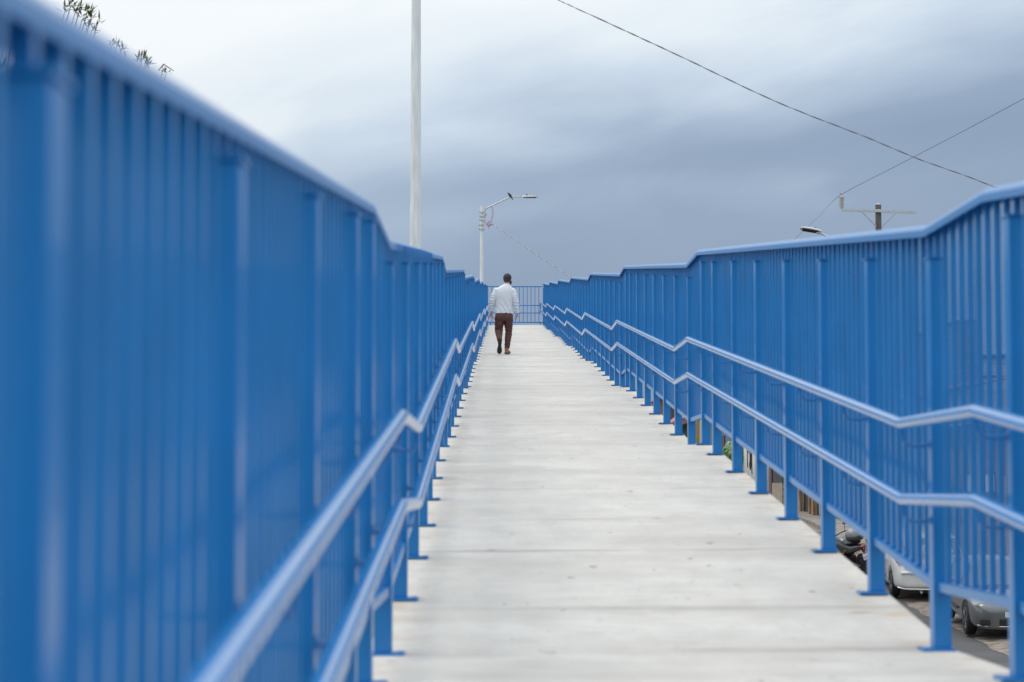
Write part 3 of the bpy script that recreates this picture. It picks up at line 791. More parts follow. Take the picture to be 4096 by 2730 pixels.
def street_side():
    # shop with dark shutters and rough wooden slabs
    e, f = house('low dark shuttered shop with rough wooden slab posts', 11.05, 15, 72, 83.6, 2.6, M['greywall'], M['grey_roof'])
    for y0, y1 in ((72.6, 74.6), (76.1, 77.8), (78.9, 83.2)): panel(e, f, 'door', y0, y1, gnd(y0) + .16, 1.6, M['dark_shutter'], frame=M['black'])
    for y, w in ((73.2, .18), (74.85, .22), (75.75, .16), (78.2, .2)):
        mb = MB(); z0 = f(y, gnd(y))[1] + .15; y_ = f(y, 0)[0]; rings = []
        for i in range(9):
            z = z0 + 2.6 * i / 8; dx = .04 * noise.noise((i * .7, y, 0)); ww = w * (1 + .35 * noise.noise((i * .9, y, 5)))
            rings.append([(-.2 + dx, y_ - ww, z), (-.1 + dx, y_ - ww, z), (-.1 + dx, y_ + ww, z), (-.2 + dx, y_ + ww, z)])
        mb.loft(rings, smooth=False); mb.build('post', M['wood'], e)
    mb = MB(); y_ = f(78.75, 0)[0]; z_ = f(0, gnd(78.7))[1]; mb.tube([(-.12, y_, z_ + .1), (-.12, y_, z_ + 3)], .055, 10); mb.build('drain_pipe', M['white_paint'], e)
    # kiosk with reed mat
    e, f = house('small kiosk with maroon frame and a reed mat under its window', 11.05, 14, 83.8, 88.2, 2.4, M['cream'], M['grey_roof'])
    reed = mat('reed_mat', (.42, .36, .28), .9, var=.55, vscale=9, bump=.6, bscale=30, stretch=(1, 6, .6))
    panel(e, f, 'reed_mat', 83.9, 87.0, gnd(85) - .1, .28, reed, -.06, -.002)
    panel(e, f, 'window', 83.9, 87.0, .31, 1.5, M['dark_shutter'], frame=M['black'])
    panel(e, f, 'door_frame', 87.05, 87.6, gnd(85) - .1, 1.7, M['maroon'], -.07, -.002)
    panel(e, f, 'kerb_stripe', 83.9, 87.0, gnd(85) - .16, gnd(85) - .1, M['red_roof'], -.09, -.002)
    # white corrugated wall with black painted drips
    g = gnd(92); e = empty('corrugated_wall', 'white corrugated metal wall with black painted drips', 'wall', (11.05, 88.4, g))
    mb = MB(); corr_wall(mb, 0, 0, 11.4, -.5, 3.2); o = mb.build('sheeting', M['plaster'], e)
    s_ = o.modifiers.new('t', 'SOLIDIFY'); s_.thickness = .03; s_.offset = 1
    mb = MB()
    for pts in ([(5.6, 2.2), (5.62, 1.75), (5.55, 1.2)], [(6.25, 2.2), (6.2, 1.85), (6.35, 1.6), (6.15, 1.42), (5.85, 1.6), (5.9, 1.85), (5.8, 2.2)], [(7.2, 2.3), (7.22, 1.5)], [(5.4, 2.2), (6.0, 2.1), (6.8, 2.2), (7.4, 2.3)]):
        mb.tube([(-.03, a, b) for a, b in pts], .045, 6)
    mb.build('painted_drips', M['black'], e)
    # blue-grey house and ochre column
    e, f = house('slate blue house with an ochre column at its corner', 11.05, 16, 103, 117, 3.8, mat('slate_blue_wall', (.10, .19, .28), .85, var=.15), M['grey_roof'])
    panel(e, f, 'door', 105.5, 106.5, gnd(105), 2.6, M['maroon'], frame=M['black'])
    panel(e, f, 'window', 108.5, 110.5, 1.6, 2.7, M['glassy'], frame=M['white_paint'])
    panel(e, f, 'column', 116.7, 118.2, gnd(117), 4.0, M['beige_col'], -.45, -.1)
    panel(e, f, 'column', 114.9, 116.4, gnd(117), 4.0, M['cream'], -.25, -.002)
    # shop under a red awning
    e, f = house('green shop under a red corrugated awning', 11.6, 16, 119, 141, 5.6, mat('green_wall', (.10, .22, .16), .85, var=.2), M['grey_roof'])
    for y0 in (120, 124, 128.5, 133): panel(e, f, 'door', y0, y0 + 2.6, gnd(y0), 3.1, M['dark_shutter'], frame=M['maroon'])
    mb = MB(); a0, a1 = f(119.5, 0)[0], f(139, 0)[0]; z_ = f(0, 4.15)[1]; n = 260; vs = []; fs = []
    for i in range(n + 1):
        y = a0 + (a1 - a0) * i / n; w = .03 * math.sin(i * math.pi / 2)
        vs += [(-1.0, y, z_ + w), (-.01, y, z_ + .75 + w)]
    for i in range(n): fs.append((2 * i, 2 * i + 1, 2 * i + 3, 2 * i + 2))
    mb.add(vs, fs, 0, True); o = mb.build('awning', M['red_roof'], e); s_ = o.modifiers.new('t', 'SOLIDIFY'); s_.thickness = .02
    mb = MB(); mb.box(-.95, -.9, a0 + .1, a1 - .1, z_ - .35, z_ - .04); mb.build('fascia', M['maroon'], e)
    e, f = house('far brown house at the top of the street', 11.05, 16, 143, 156, 6.2, M['brownwall'], M['red_roof'])
    for y0 in (144, 147.5, 151): panel(e, f, 'window', y0, y0 + 1.5, 2.4, 4.4, M['plaster'], frame=M['wood'])
    # one-storey house behind the cars
    e, f = house('brown one-storey house with white windows behind the grey car', 12.5, 17, 47.5, 63.5, 1.75, M['brownwall'], M['grey_roof'], over=.5, tilt=.7)
    for y0 in (49.2, 51.4, 54.2, 56.6): panel(e, f, 'window', y0, y0 + 1.1, -.05, .40, M['white_paint'], frame=M['black'])
    for y0 in (52.9, 58.3): panel(e, f, 'door', y0, y0 + .9, gnd(y0) + .1, .35, M['wood'], frame=M['black'])
    panel(e, f, 'wall_board', 48, 62, -.45, -.38, M['plaster'], -.04, -.002)
    # taller buildings beyond it
    e, f = house('tall dark grey block beyond the brown house', 16.1, 17.0, 76, 84, 5.9, M['greywall'], M['grey_roof'], cat='building', over=.05, tilt=.05, name='grey_building')
    e, f = house('white house with a pale green lower storey beyond the fence', 17.15, 24, 77, 88, 4.72, M['plaster'], M['grey_roof'], over=.25, tilt=.3)
    W_ = 24 - 17.15
    mb = MB(); g_ = gnd(82.5) - .6; mb.box(0, W_, -.02, -.002, 0, 4.0 - g_); mb.build('lower_wall', M['greenwall'], e)
    mb = MB(); mb.box(-.02, W_ + .02, -.06, -.022, 4.0 - g_, 4.1 - g_); mb.build('string_course', M['maroon'], e)
    for x in (.5, 2.3, 4.2):
        mb = MB(); mb.box(x, x + 1.0, -.05, -.023, 2.2 - g_, 3.4 - g_); o = mb.build('window', M['glassy'], e)
    e, f = house('cream gabled house beyond the fence', 14.2, 15.9, 66, 71, 3.1, M['cream'], M['red_roof'], over=.3, tilt=.4)
street_side()

# ------------------------------------------------------------------ vehicles
def wheel(e, x, y, r_, w=.2, side=1, steer=0, spokes=5):
    t = MB(); h = w / 2
    t.lathe([(r_ * .66, -h * .9), (r_ * .9, -h), (r_ * .98, -h * .8), (r_, -h * .4), (r_, h * .4), (r_ * .98, h * .8), (r_ * .9, h), (r_ * .66, h * .9)], (0, 0, 0), 'x', 32)
    o = t.build('wheel', M['rubber'], e, (x, y, r_)); o.rotation_euler = (0, 0, steer)
    m_ = MB(); s_ = side
    m_.lathe([(r_ * .67, s_ * h * .55), (r_ * .67, s_ * h * .95), (r_ * .62, s_ * h * .95), (r_ * .6, s_ * h * .5)], (0, 0, 0), 'x', 32)
    for k in range(spokes):
        for dd in (-.13, .13):
            a = 2 * math.pi * k / spokes; p = Vector((s_ * h * .75, math.cos(a) * r_ * .08, math.sin(a) * r_ * .08)); q = Vector((s_ * h * .85, math.cos(a + dd) * r_ * .63, math.sin(a + dd) * r_ * .63))
            m_.tube([p, q], [.022, .026], 6)
    m_.lathe([(r_ * .16, s_ * h * .5), (r_ * .15, s_ * h * .9)], (0, 0, 0), 'x', 16)
    m_.build('rim', M['rim'], o)
def car_ring(y, hw, z0, z1, z2, top):
    """closed body section; hw = half width, z0 sill, z1 widest, z2 shoulder, top crown"""
    pts = [(0, z0), (hw * .78, z0), (hw * .93, z0 + .03), (hw * .985, z0 + .12), (hw, z1), (hw * .99, z2 - .1), (hw * .955, z2 - .02), (hw * .88, z2 + (top - z2) * .45), (hw * .6, z2 + (top - z2) * .85), (0, top)]
    return [(a, y, z) for a, z in pts] + [(-a, y, z) for a, z in pts[-2:0:-1]]
def cabin_ring(y, wb, wt, zb, zt):
    pts = [(0, zb), (wb, zb), (wb * .99, zb + .04), ((wb + wt) / 2 + .015, (zb + zt) / 2), (wt + .03, zt - .07), (wt - .03, zt - .015), (wt * .6, zt + .02), (0, zt + .03)]
    return [(a, y, z) for a, z in pts] + [(-a, y, z) for a, z in pts[-2:0:-1]]
def car(label, loc, rz, body, paint, kind):
    e = empty('parked_car', label, 'car', loc, rz, 'cars parked on the verge')
    sl = .063
    L = 2.15; hw = .87
    if kind == 'hatch':
        st = [(-L, hw * .70, .34, .5, .62, .68), (-L + .05, hw * .86, .27, .5, .72, .85), (-L + .18, hw * .96, .25, .55, .90, .98), (-L + .5, hw, .22, .55, .95, 1.0), (-1.0, hw, .2, .55, .95, .98), (.6, hw, .2, .55, .92, .96), (1.0, hw, .2, .55, .9, .97), (1.6, hw * .98, .22, .5, .80, .88), (L - .2, hw * .92, .24, .45, .68, .76), (L - .04, hw * .8, .28, .45, .58, .64), (L, hw * .62, .34, .45, .54, .58)]
        cab = [(-L + .2, .74, .60, .95, 1.0), (-L + .34, .76, .60, .95, 1.42), (-L + .6, .78, .62, .95, 1.5), (-.4, .8, .64, .95, 1.54), (.5, .8, .64, .94, 1.5), (.9, .8, .62, .92, 1.3), (1.35, .78, .66, .9, .95)]
    else:
        L = 2.25
        st = [(-L, hw * .7, .36, .5, .7, .76), (-L + .05, hw * .86, .3, .5, .84, .9), (-L + .2, hw * .96, .25, .55, .92, .98), (-1.2, hw, .2, .55, .93, .98), (.5, hw, .19, .55, .90, .95), (1.0, hw, .19, .55, .88, .95), (1.6, hw * .985, .2, .5, .78, .86), (L - .3, hw * .955, .2, .42, .74, .82), (L - .1, hw * .88, .2, .38, .66, .74), (L - .02, hw * .76, .21, .36, .58, .66), (L + .02, hw * .52, .24, .36, .5, .57)]
        cab = [(-1.75, .7, .6, .93, .98), (-1.2, .76, .58, .93, 1.32), (-.7, .78, .6, .93, 1.42), (0, .79, .61, .92, 1.45), (.35, .79, .6, .9, 1.38), (.75, .79, .6, .9, 1.15), (1.15, .77, .66, .9, .93)]
    mb = MB(); mb.loft([car_ring(*q) for q in st]); b = mb.build('body', body, e, weld=True)
    ss = b.modifiers.new('s', 'SUBSURF'); ss.levels = ss.render_levels = 2
    R_ = .325; wy = (-1.3, 1.32) if kind != 'hatch' else (-1.28, 1.3)
    cut = MB()
    for y in wy:
        for s_ in (-1, 1): cut.lathe([(R_ + .055, s_ * .6), (R_ + .055, s_ * 1.1)] if s_ > 0 else [(R_ + .055, -1.1), (R_ + .055, -.6)], (0, y, R_), 'x', 40, smooth=False)
    co = cut.build('cutter', M['black'], weld=True); co.parent = e
    bo = b.modifiers.new('b', 'BOOLEAN'); bo.object = co; bo.operation = 'DIFFERENCE'; bo.solver = 'EXACT'
    bpy.context.view_layer.update(); apply_mods(b); bpy.data.objects.remove(co)
    for p in b.data.polygons: p.use_smooth = True
    mb = MB(); mb.loft([cabin_ring(*q) for q in cab]); c = mb.build('cabin', body, e, weld=True)
    ss = c.modifiers.new('s', 'SUBSURF'); ss.levels = ss.render_levels = 2
    # dark inner liner so the arches are not empty
    mb = MB(); mb.box(-.6, .6, -L + .15, L - .25, .17, .35); mb.build('underbody', M['black'], e)
    for y in wy:
        for s_ in (-1, 1): wheel(e, s_ * (.77), y, R_, .2, s_, spokes=5)
    # glazing, a few millimetres proud of the cabin shell
    def glass(pts, name='window'):
        m_ = MB(); pts = [Vector(p) for p in pts]; n_ = (pts[1] - pts[0]).cross(pts[2] - pts[0]).normalized()
        k = len(pts); m_.add([p + n_ * .012 for p in pts] + [p - n_ * .02 for p in pts], [tuple(range(k)), tuple(range(2 * k - 1, k - 1, -1))] + [(i, i + k, (i + 1) % k + k, (i + 1) % k) for i in range(k)])
        m_.build(name, M['glassy'], e)
    if kind == 'hatch':
        glass([(-.68, -L + .24, 1.05), (.68, -L + .24, 1.05), (.56, -L + .35, 1.42), (-.56, -L + .35, 1.42)], 'rear_window')
        glass([(.7, 1.24, 1.0), (-.7, 1.24, 1.0), (-.58, .72, 1.42), (.58, .72, 1.42)], 'windscreen')
        sy = ((-1.6, -.5), (-.42, .55))
    else:
        glass([(.7, 1.12, .96), (-.7, 1.12, .96), (-.56, .42, 1.37), (.56, .42, 1.37)], 'windscreen')
        glass([(-.64, -1.68, 1.0), (.64, -1.68, 1.0), (.54, -1.15, 1.33), (-.54, -1.15, 1.33)], 'rear_window')
        sy = ((-1.1, -.35), (-.28, .5))
    for s_ in (-1, 1):
        for a, b_ in sy:
            q = [(s_ * .805, a, .99), (s_ * .805, b_, .97), (s_ * .67, b_ - .08, 1.36), (s_ * .67, a + .1, 1.36)]
            glass(q if s_ > 0 else q[::-1], 'side_window')
        m_ = MB(); m_.ell((s_ * .95, .75, 1.02), (.09, .05, .065)); m_.build('wing_mirror', body, e)
        m_ = MB(); m_.box(min(s_ * .876, s_ * .9), max(s_ * .876, s_ * .9), -.6, .5, .42, .46); m_.build('door_moulding', M['black'], e, bevel=.006)
        for y in (-.35, .62):
            m_ = MB(); m_.tube([(s_ * .882, y - .17, .83), (s_ * .9, y - .1, .835), (s_ * .9, y, .835), (s_ * .882, y + .06, .83)], .012, 8); m_.build('door_handle', body, e)
    if kind == 'hatch':
        for s_ in (-1, 1):
            m_ = MB(); m_.loft([[(s_ * (.60 + .02), -L + .10, .84), (s_ * .835, -L + .20, .86), (s_ * .86, -L + .34, 1.02), (s_ * .74, -L + .22, 1.05)][::s_], [(s_ * .60, -L + .05, .84), (s_ * .845, -L + .12, .86), (s_ * .885, -L + .32, 1.02), (s_ * .74, -L + .14, 1.07)][::s_]], smooth=False); m_.build('taillight', M['red_lens'], e, weld=True, bevel=.01)
        m_ = MB(); m_.tube([(-.74, -L + .03, .64), (-.4, -L - .025, .655), (0, -L - .04, .66), (.4, -L - .025, .655), (.74, -L + .03, .64)], .034, 10, flat=.9); m_.build('bumper_ridge', body, e)
        m_ = MB(); m_.tube([(-.80, -L + .12, .30), (-.66, -L + .0, .27), (0, -L - .035, .265), (.66, -L + .0, .27), (.80, -L + .12, .30)], .022, 8); m_.build('bumper_lip', M['chrome'], e)
        m_ = MB(); m_.tube([(-.64, -L + .02, .98), (-.645, -L - .01, .74), (-.56, -L - .03, .695), (.56, -L - .03, .695), (.645, -L - .01, .74), (.64, -L + .02, .98)], .007, 6); m_.build('tailgate_seam', M['black'], e)
        m_ = MB(); m_.tube([(-.28, -L + .15, .22), (-.28, -L - .02, .2)], .03, 10); m_.build('exhaust', M['galv'], e)
        m_ = MB(); m_.box(-.24, .24, -L - .055, -L - .03, .74, .85); m_.build('number_plate', M['white_paint'], e)
    else:
        for s_ in (-1, 1):
            m_ = MB(); m_.loft([[(s_ * .50, L - .08, .62), (s_ * .80, L - .26, .67), (s_ * .83, L - .48, .78), (s_ * .55, L - .2, .76)][::-s_], [(s_ * .50, L - .01, .62), (s_ * .82, L - .19, .67), (s_ * .865, L - .46, .79), (s_ * .55, L - .12, .77)][::-s_]], smooth=False); m_.build('headlight', M['clear_lens'], e, weld=True, bevel=.01)
            m_ = MB(); m_.box(min(s_ * .40, s_ * .72), max(s_ * .40, s_ * .72), L - .16, L + .0, .30, .42); m_.build('air_intake', M['black'], e, bevel=.02)
            m_ = MB(); m_.tube([(s_ * .38, L + .0, .285), (s_ * .6, L - .03, .275), (s_ * .76, L - .12, .29)], .012, 8); m_.build('bumper_trim', M['chrome'], e)
        m_ = MB(); m_.box(-.36, .36, L - .05, L + .025, .29, .43); m_.build('grille', M['black'], e, bevel=.02)
        m_ = MB(); m_.tube([(-.36, L + .02, .278), (.36, L + .02, .278)], .012, 8); m_.build('bumper_trim', M['chrome'], e)
        m_ = MB(); m_.box(-.25, .25, L + .02, L + .035, .46, .56); m_.build('number_plate', M['white_paint'], e)
    return e
def place(o, pitch=R(3.6)):
    # sit on the sloping street: pitch about the world X axis
    rz = o.rotation_euler.z; o.rotation_mode = 'QUATERNION'
    from mathutils import Quaternion
    o.rotation_quaternion = Quaternion((1, 0, 0), pitch) @ Quaternion((0, 0, 1), rz)
c1 = car('silver white hatchback seen from behind, parked below the ramp', (10.08, 52.0, gnd(52.0) + .0), R(-2), M['beige_car'], None, 'hatch'); place(c1)
c2 = car('grey saloon facing the camera in the lower right corner', (10.12, 44.0, gnd(44.0) + .06), R(180 - 3), M['grey_car'], None, 'sedan'); place(c2)

def motorbike(label, loc, rz, lean):
    e = empty('motorcycle', label, 'motorcycle', loc, rz, 'motorcycles parked beside the pavement')
    e.rotation_euler = (R(3.6), lean, rz)
    grey = mat('gunmetal_paint', (.07, .075, .08), .35, metal=.4, coat=.8, var=.05); yel = mat('yellow_trim', (.7, .42, .02), .4)
    for nm, y in (('rear_wheel', -.68), ('front_wheel', .72)):
        t = MB(); n = 40; r_ = .31; tr_ = .075 if y < 0 else .06
        rings = []
        for i in range(n + 1):
            a = 2 * math.pi * i / n; c = Vector((0, math.cos(a) * (r_ - tr_), math.sin(a) * (r_ - tr_))); u = Vector((0, math.cos(a), math.sin(a)))
            rings.append([c + u * math.cos(q) * tr_ + Vector((math.sin(q) * tr_, 0, 0)) for q in [2 * math.pi * j / 14 for j in range(14)]])
        t.loft(rings, cap=False); o = t.build(nm, M['rubber'], e, (0, y, r_))
        m_ = MB()
        for k in range(5):
            a = 2 * math.pi * k / 5; m_.tube([(0, 0, 0), (0, math.cos(a) * (r_ - .1), math.sin(a) * (r_ - .1))], .018, 6)
        m_.lathe([(r_ - .1, -.05), (r_ - .1, .05), (r_ - .12, .05), (r_ - .12, -.05)], (0, 0, 0), 'x', 30); m_.lathe([(.05, -.06), (.05, .06)], (0, 0, 0), 'x', 14); m_.build('rim', M['rim'], o)
    # bodywork: tank, side panels, tail
    mb = MB()
    def rg(y, w, z0, z1): return [(w * math.cos(q), y, (z0 + z1) / 2 + (z1 - z0) / 2 * math.sin(q)) for q in [2 * math.pi * j / 14 for j in range(14)]]
    mb.loft([rg(.62, .06, .72, .84), rg(.5, .15, .62, .98), rg(.3, .2, .5, 1.02), rg(.1, .19, .5, .98), rg(-.1, .13, .55, .86), rg(-.4, .13, .62, .84), rg(-.75, .10, .72, .88), rg(-.95, .05, .78, .88)])
    mb.build('fairing', grey, e, weld=True)
    for s_ in (-1, 1):
        mb = MB(); mb.tube([(s_ * .185, .42, .66), (s_ * .21, .2, .6), (s_ * .17, -.02, .62), (s_ * .15, -.2, .72)], .009, 6); mb.build('trim_line', yel, e)
        mb = MB(); mb.loft([[(s_ * .1, .45, .3), (s_ * .2, .4, .62), (s_ * .2, .1, .55), (s_ * .12, .1, .22)], [(s_ * .06, .43, .3), (s_ * .16, .38, .62), (s_ * .16, .1, .55), (s_ * .08, .1, .22)]], smooth=False); mb.build('side_panel', grey, e, weld=True, bevel=.01)
    mb = MB(); mb.loft([rg(.02, .13, .84, .93), rg(-.2, .14, .82, .9), rg(-.45, .12, .86, .95), rg(-.7, .1, .88, .96)]); mb.build('seat', M['black'], e, weld=True)
    mb = MB(); mb.box(-.13, .13, -.1, .35, .2, .5); mb.build('engine', M['black'], e, bevel=.04)
    mb = MB()
    for s_ in (-1, 1): mb.tube([(s_ * .09, .72, .31), (s_ * .09, .5, .95)], .024, 10)
    mb.build('fork', M['galv'], e)
    mb = MB(); 
    for s_ in (-1, 1): mb.tube([(s_ * .1, -.68, .31), (s_ * .1, -.1, .36)], .03, 8)
    mb.build('swing_arm', M['rim'], e)
    mb = MB(); mb.tube([(-.36, .36, 1.04), (-.2, .46, 1.03), (0, .48, 1.0), (.2, .46, 1.03), (.36, .36, 1.04)], .014, 8); mb.build('handlebar', M['black'], e)
    for s_ in (-1, 1):
        mb = MB(); mb.tube([(s_ * .25, .44, 1.04), (s_ * .32, .46, 1.2)], .007, 6); mb.ell((s_ * .34, .46, 1.23), (.075, .02, .045)); mb.build('mirror', M['black'], e)
        mb = MB(); mb.tube([(s_ * .06, -.86, .74), (s_ * .17, -.88, .73)], .008, 6); mb.ell((s_ * .2, -.88, .73), (.035, .03, .02)); mb.build('indicator', mat('amber_lens', (.5, .2, .08), .3), e)
    mb = MB(); mb.loft([rg(.66, .11, .74, .95), rg(.74, .08, .76, .9)]); mb.build('headlight', M['clear_lens'], e, weld=True)
    mb = MB(); mb.ell((0, -.93, .84), (.085, .035, .03)); mb.build('taillight', M['red_lens'], e)
    mb = MB(); mb.tube([(0, -.8, .78), (0, -.93, .66), (0, -.97, .5)], [.05, .045, .02], 8, flat=.5); mb.build('mudguard', M['black'], e)
    mb = MB(); mb.box(-.06, .06, -.985, -.965, .665, .695); mb.build('reflector', M['red_lens'], e)
    mb = MB(); mb.box(-.105, .105, -.99, -.975, .50, .65); pl = mb.build('number_plate', M['white_paint'], e)
    if 'silver' not in label:
        cu = bpy.data.curves.new('plate_number', 'FONT'); cu.body = 'M 693374'; cu.size = .052; cu.align_x = 'CENTER'; cu.align_y = 'CENTER'; cu.extrude = .001
        to = bpy.data.objects.new('plate_number', cu); COL.objects.link(to); dg = bpy.context.evaluated_depsgraph_get()
        me = bpy.data.meshes.new_from_object(to.evaluated_get(dg)); bpy.data.objects.remove(to)
        me.materials.clear(); me.materials.append(mat('plate_blue', (.02, .03, .12), .5)); t = link(me, 'plate_number', pl, (0, -.9925, .56)); t.rotation_euler = (R(90), 0, 0)
    mb = MB(); mb.tube([(.15, -.2, .34), (.18, -.5, .36), (.19, -.82, .46)], [.03, .05, .055], 12); mb.build('exhaust', M['galv'], e)
    mb = MB(); mb.tube([(-.1, 0, .3), (-.28, -.05, .0)], .012, 6); mb.build('side_stand', M['black'], e)
    # rear top case
    mb = MB(); rings = []
    for z, a, b in ((.97, .15, .14), (1.0, .2, .18), (1.1, .225, .2)):
        rings.append([(a * math.copysign(abs(math.cos(q)) ** .5, math.cos(q)), -.66 + b * math.copysign(abs(math.sin(q)) ** .5, math.sin(q)), z) for q in [2 * math.pi * j / 24 for j in range(24)]])
    mb.loft(rings); tcx = mb.build('top_case', M['black'], e, weld=True)
    mb = MB(); rings = []
    for z, k in ((1.103, 1), (1.15, .99), (1.21, .92), (1.26, .75), (1.285, .45), (1.29, .1)):
        rings.append([(.222 * k * math.copysign(abs(math.cos(q)) ** .6, math.cos(q)), -.66 + .2 * k * math.copysign(abs(math.sin(q)) ** .6, math.sin(q)), z) for q in [2 * math.pi * j / 24 for j in range(24)]])
    mb.loft(rings); mb.build('lid', mat('silver_grey_lid', (.22, .24, .26), .4, coat=.5), tcx, weld=True)
    return e
motorbike('dark grey motorcycle with yellow trim and a rear top case, seen from behind', (9.08, 55.1, gnd(55.1)), R(16), R(-20))
motorbike('second motorcycle, mostly hidden behind a fence post, silver exhaust', (9.95, 56.6, gnd(56.6)), R(8), R(-7))

# ------------------------------------------------------------------ walking man
def man():
    Y = 48.2; F = px(2013, 1415, Y); base = Vector((F.x, Y, fl(Y)))
    e = empty('person', 'man in white long-sleeved sweater and brown trousers walking away up the ramp', 'person', base)
    e.scale = (1.03,) * 3
    skin = mat('skin', (.42, .20, .13), .55, var=.12, vscale=12)
    knit = mat('white_knit', (.73, .75, .79), .9, var=.05, vscale=4, bump=.25, bscale=220)
    brown = mat('brown_cotton', (.105, .044, .040), .85, var=.22, vscale=7, bump=.2, bscale=150)
    leather = mat('tan_leather', (.38, .15, .07), .5, var=.2, vscale=12)
    solem = mat('rubber_sole', (.035, .034, .032), .8, var=.2)
    hairm = mat('short_dark_hair', (.034, .028, .026), .7, var=.3, vscale=30, bump=.6, bscale=150)
    V = Vector
    def ring(c, a, b, n=24, p=1.0, rot=None):
        out = []
        for j in range(n):
            q = 2 * math.pi * j / n; v = V((a * math.copysign(abs(math.cos(q)) ** p, math.cos(q)), b * math.copysign(abs(math.sin(q)) ** p, math.sin(q)), 0))
            if rot: v = rot @ v
            out.append(V(c) + v)
        return out
    # joints (x lateral, y depth away from camera, z up) in metres from the standing foot
    neck = V((.083, .03, 1.50)); headc = V((.096, .05, 1.637))
    shL, shR = V((-.165, .0, 1.395)), V((.225, .0, 1.385))
    elL, elR = V((-.245, -.03, 1.165)), V((.285, -.03, 1.13))
    wrL, wrR = V((-.262, .05, .925)), V((.312, .03, .895))
    hipL, hipR = V((-.075, .0, .86)), V((.105, .0, .86))
    knL, anL = V((-.098, .03, .50)), V((-.078, -.32, .30))
    knR, anR = V((.118, .05, .50)), V((.082, -.01, .10))
    def arm(mb, s, el, w, r0, r1, r2, end=1.0):
        m1 = s.lerp(el, .45) + V((0, -.008, 0)); m2 = el.lerp(w, .4)
        mb.tube([s, m1, el, m2, el.lerp(w, end)], [r0, (r0 + r1) / 2 * 1.0, r1, (r1 + r2) / 2 * 1.04, r2], 16)
        mb.ell(s, (r0 * 1.02,) * 3); mb.ell(el, (r1,) * 3)
    # ---- body (skin)
    b = MB()
    b.loft([ring((.02, 0, .86), .14, .09), ring((.02, 0, 1.0), .13, .085), ring((.03, 0, 1.2), .15, .095), ring((.03, 0, 1.38), .165, .095), ring((.05, .01, 1.46), .09, .06), ring(neck, .056, .06), ring(neck.lerp(headc, .5), .055, .062)])
    yaw = Matrix.Rotation(R(-28), 3, 'Z')       # head turned to his right
    H = lambda x, y, z: headc + yaw @ V((x, y, z))
    b.ell(headc + V((0, .0, .01)), (.078, .098, .108), rot=yaw)
    b.ell(H(0, .035, -.065), (.055, .065, .055), rot=yaw)          # jaw
    b.ell(H(0, .098, -.02), (.014, .022, .024), rot=yaw)           # nose
    b.ell(H(0, .086, -.062), (.024, .014, .012), rot=yaw)          # lips
    for s in (-1, 1):
        b.ell(H(s * .032, .078, .022), (.017, .014, .012), rot=yaw)
        b.ell(H(s * .082, .0, -.012), (.012, .024, .034), rot=yaw @ Matrix.Rotation(R(s * 18), 3, 'Z'))
    arm(b, shL, elL, wrL, .05, .038, .026); arm(b, shR, elR, wrR, .05, .038, .026)
    def hand(w, tip, curl, s):
        d_ = (tip - w).normalized(); side = V((0, 1, 0)); side = (side - d_ * side.dot(d_)).normalized(); pn = d_.cross(side) * s
        k1 = w + d_ * .085
        rings = []
        for t, a, c in ((0, .022, .018), (.03, .03, .017), (.06, .038, .016), (.09, .038, .014)):
            cc = w + d_ * t; rings.append([cc + side * a * math.cos(q) + pn * c * math.sin(q) for q in [2 * math.pi * j / 12 for j in range(12)]])
        b.loft(rings)
        for i, (off, ln) in enumerate(((-.028, .066), (-.010, .078), (.010, .074), (.028, .058))):
            p = k1 + side * off; dd = d_.copy(); pts = [p]
            for j in range(3):
                ax = side; dd = (Matrix.Rotation(curl * s * (1 + .15 * i), 3, ax) @ dd); p = p + dd * ln * (.45, .32, .23)[j]; pts.append(p)
            b.tube(pts, [.0095, .009, .008, .0065], 8); b.ell(pts[-1], (.0068,) * 3, seg=8, rings=6)
        t0 = w + d_ * .03 - side * -.024; td = (d_ * .75 + side * .55 - pn * .25).normalized()
        b.tube([t0, t0 + td * .035, t0 + td * .055 + d_ * .02], [.012, .0105, .0075], 8)
    hand(wrL, V((-.235, .07, .72)), R(16), -1); hand(wrR, V((.285, .04, .70)), R(18), 1)
    def leg(mb, h, k, a, r):
        mb.tube([h, h.lerp(k, .5), k, k.lerp(a, .35), k.lerp(a, .75), a], r, 18)
        mb.ell(k, (r[2] * .99,) * 3)
    leg(b, hipL, knL, anL, [.085, .07, .05, .052, .04, .032]); leg(b, hipR, knR, anR, [.085, .07, .05, .052, .04, .032])
    b.tube([anR, anR + V((.0, .02, -.05)), anR + V((.04, .13, -.07))], [.032, .035, .028], 10)
    b.tube([anL, anL + V((0, .0, -.03)), anL + V((0, .03, -.2))], [.032, .034, .028], 10)
    fuse(b, 'body', skin, .0065, 2, e)
    # ---- hair
    h = MB(); h.ell(headc + yaw @ V((0, -.014, .030)), (.090, .104, .104), rot=yaw); h.ell(headc + yaw @ V((0, -.035, -.01)), (.078, .078, .07), rot=yaw)
    def hf(co, n): return .004 * noise.noise(co * 45)
    ho = fuse(h, 'hair', hairm, .007, 2, e, hf)
    bm = bmesh.new(); bm.from_mesh(ho.data)     # trim: low at the nape, open face
    kill = []
    for f_ in bm.faces:
        q = yaw.inverted() @ (f_.calc_center_median() - headc)
        if q.z < -.055 + max(0, q.y + .02) * 1.3 or (q.y > .06 and q.z < .06): kill.append(f_)
    bmesh.ops.delete(bm, geom=kill, context='FACES'); bm.to_mesh(ho.data); bm.free()
    bd = MB(); bd.ell(H(0, .045, -.085), (.062, .062, .042), rot=yaw); bd.ell(H(.055, .03, -.06), (.022, .05, .04), rot=yaw); bd.ell(H(-.055, .03, -.06), (.022, .05, .04), rot=yaw)
    fuse(bd, 'beard', hairm, .007, 2, e)
    # ---- sweater
    s = MB()
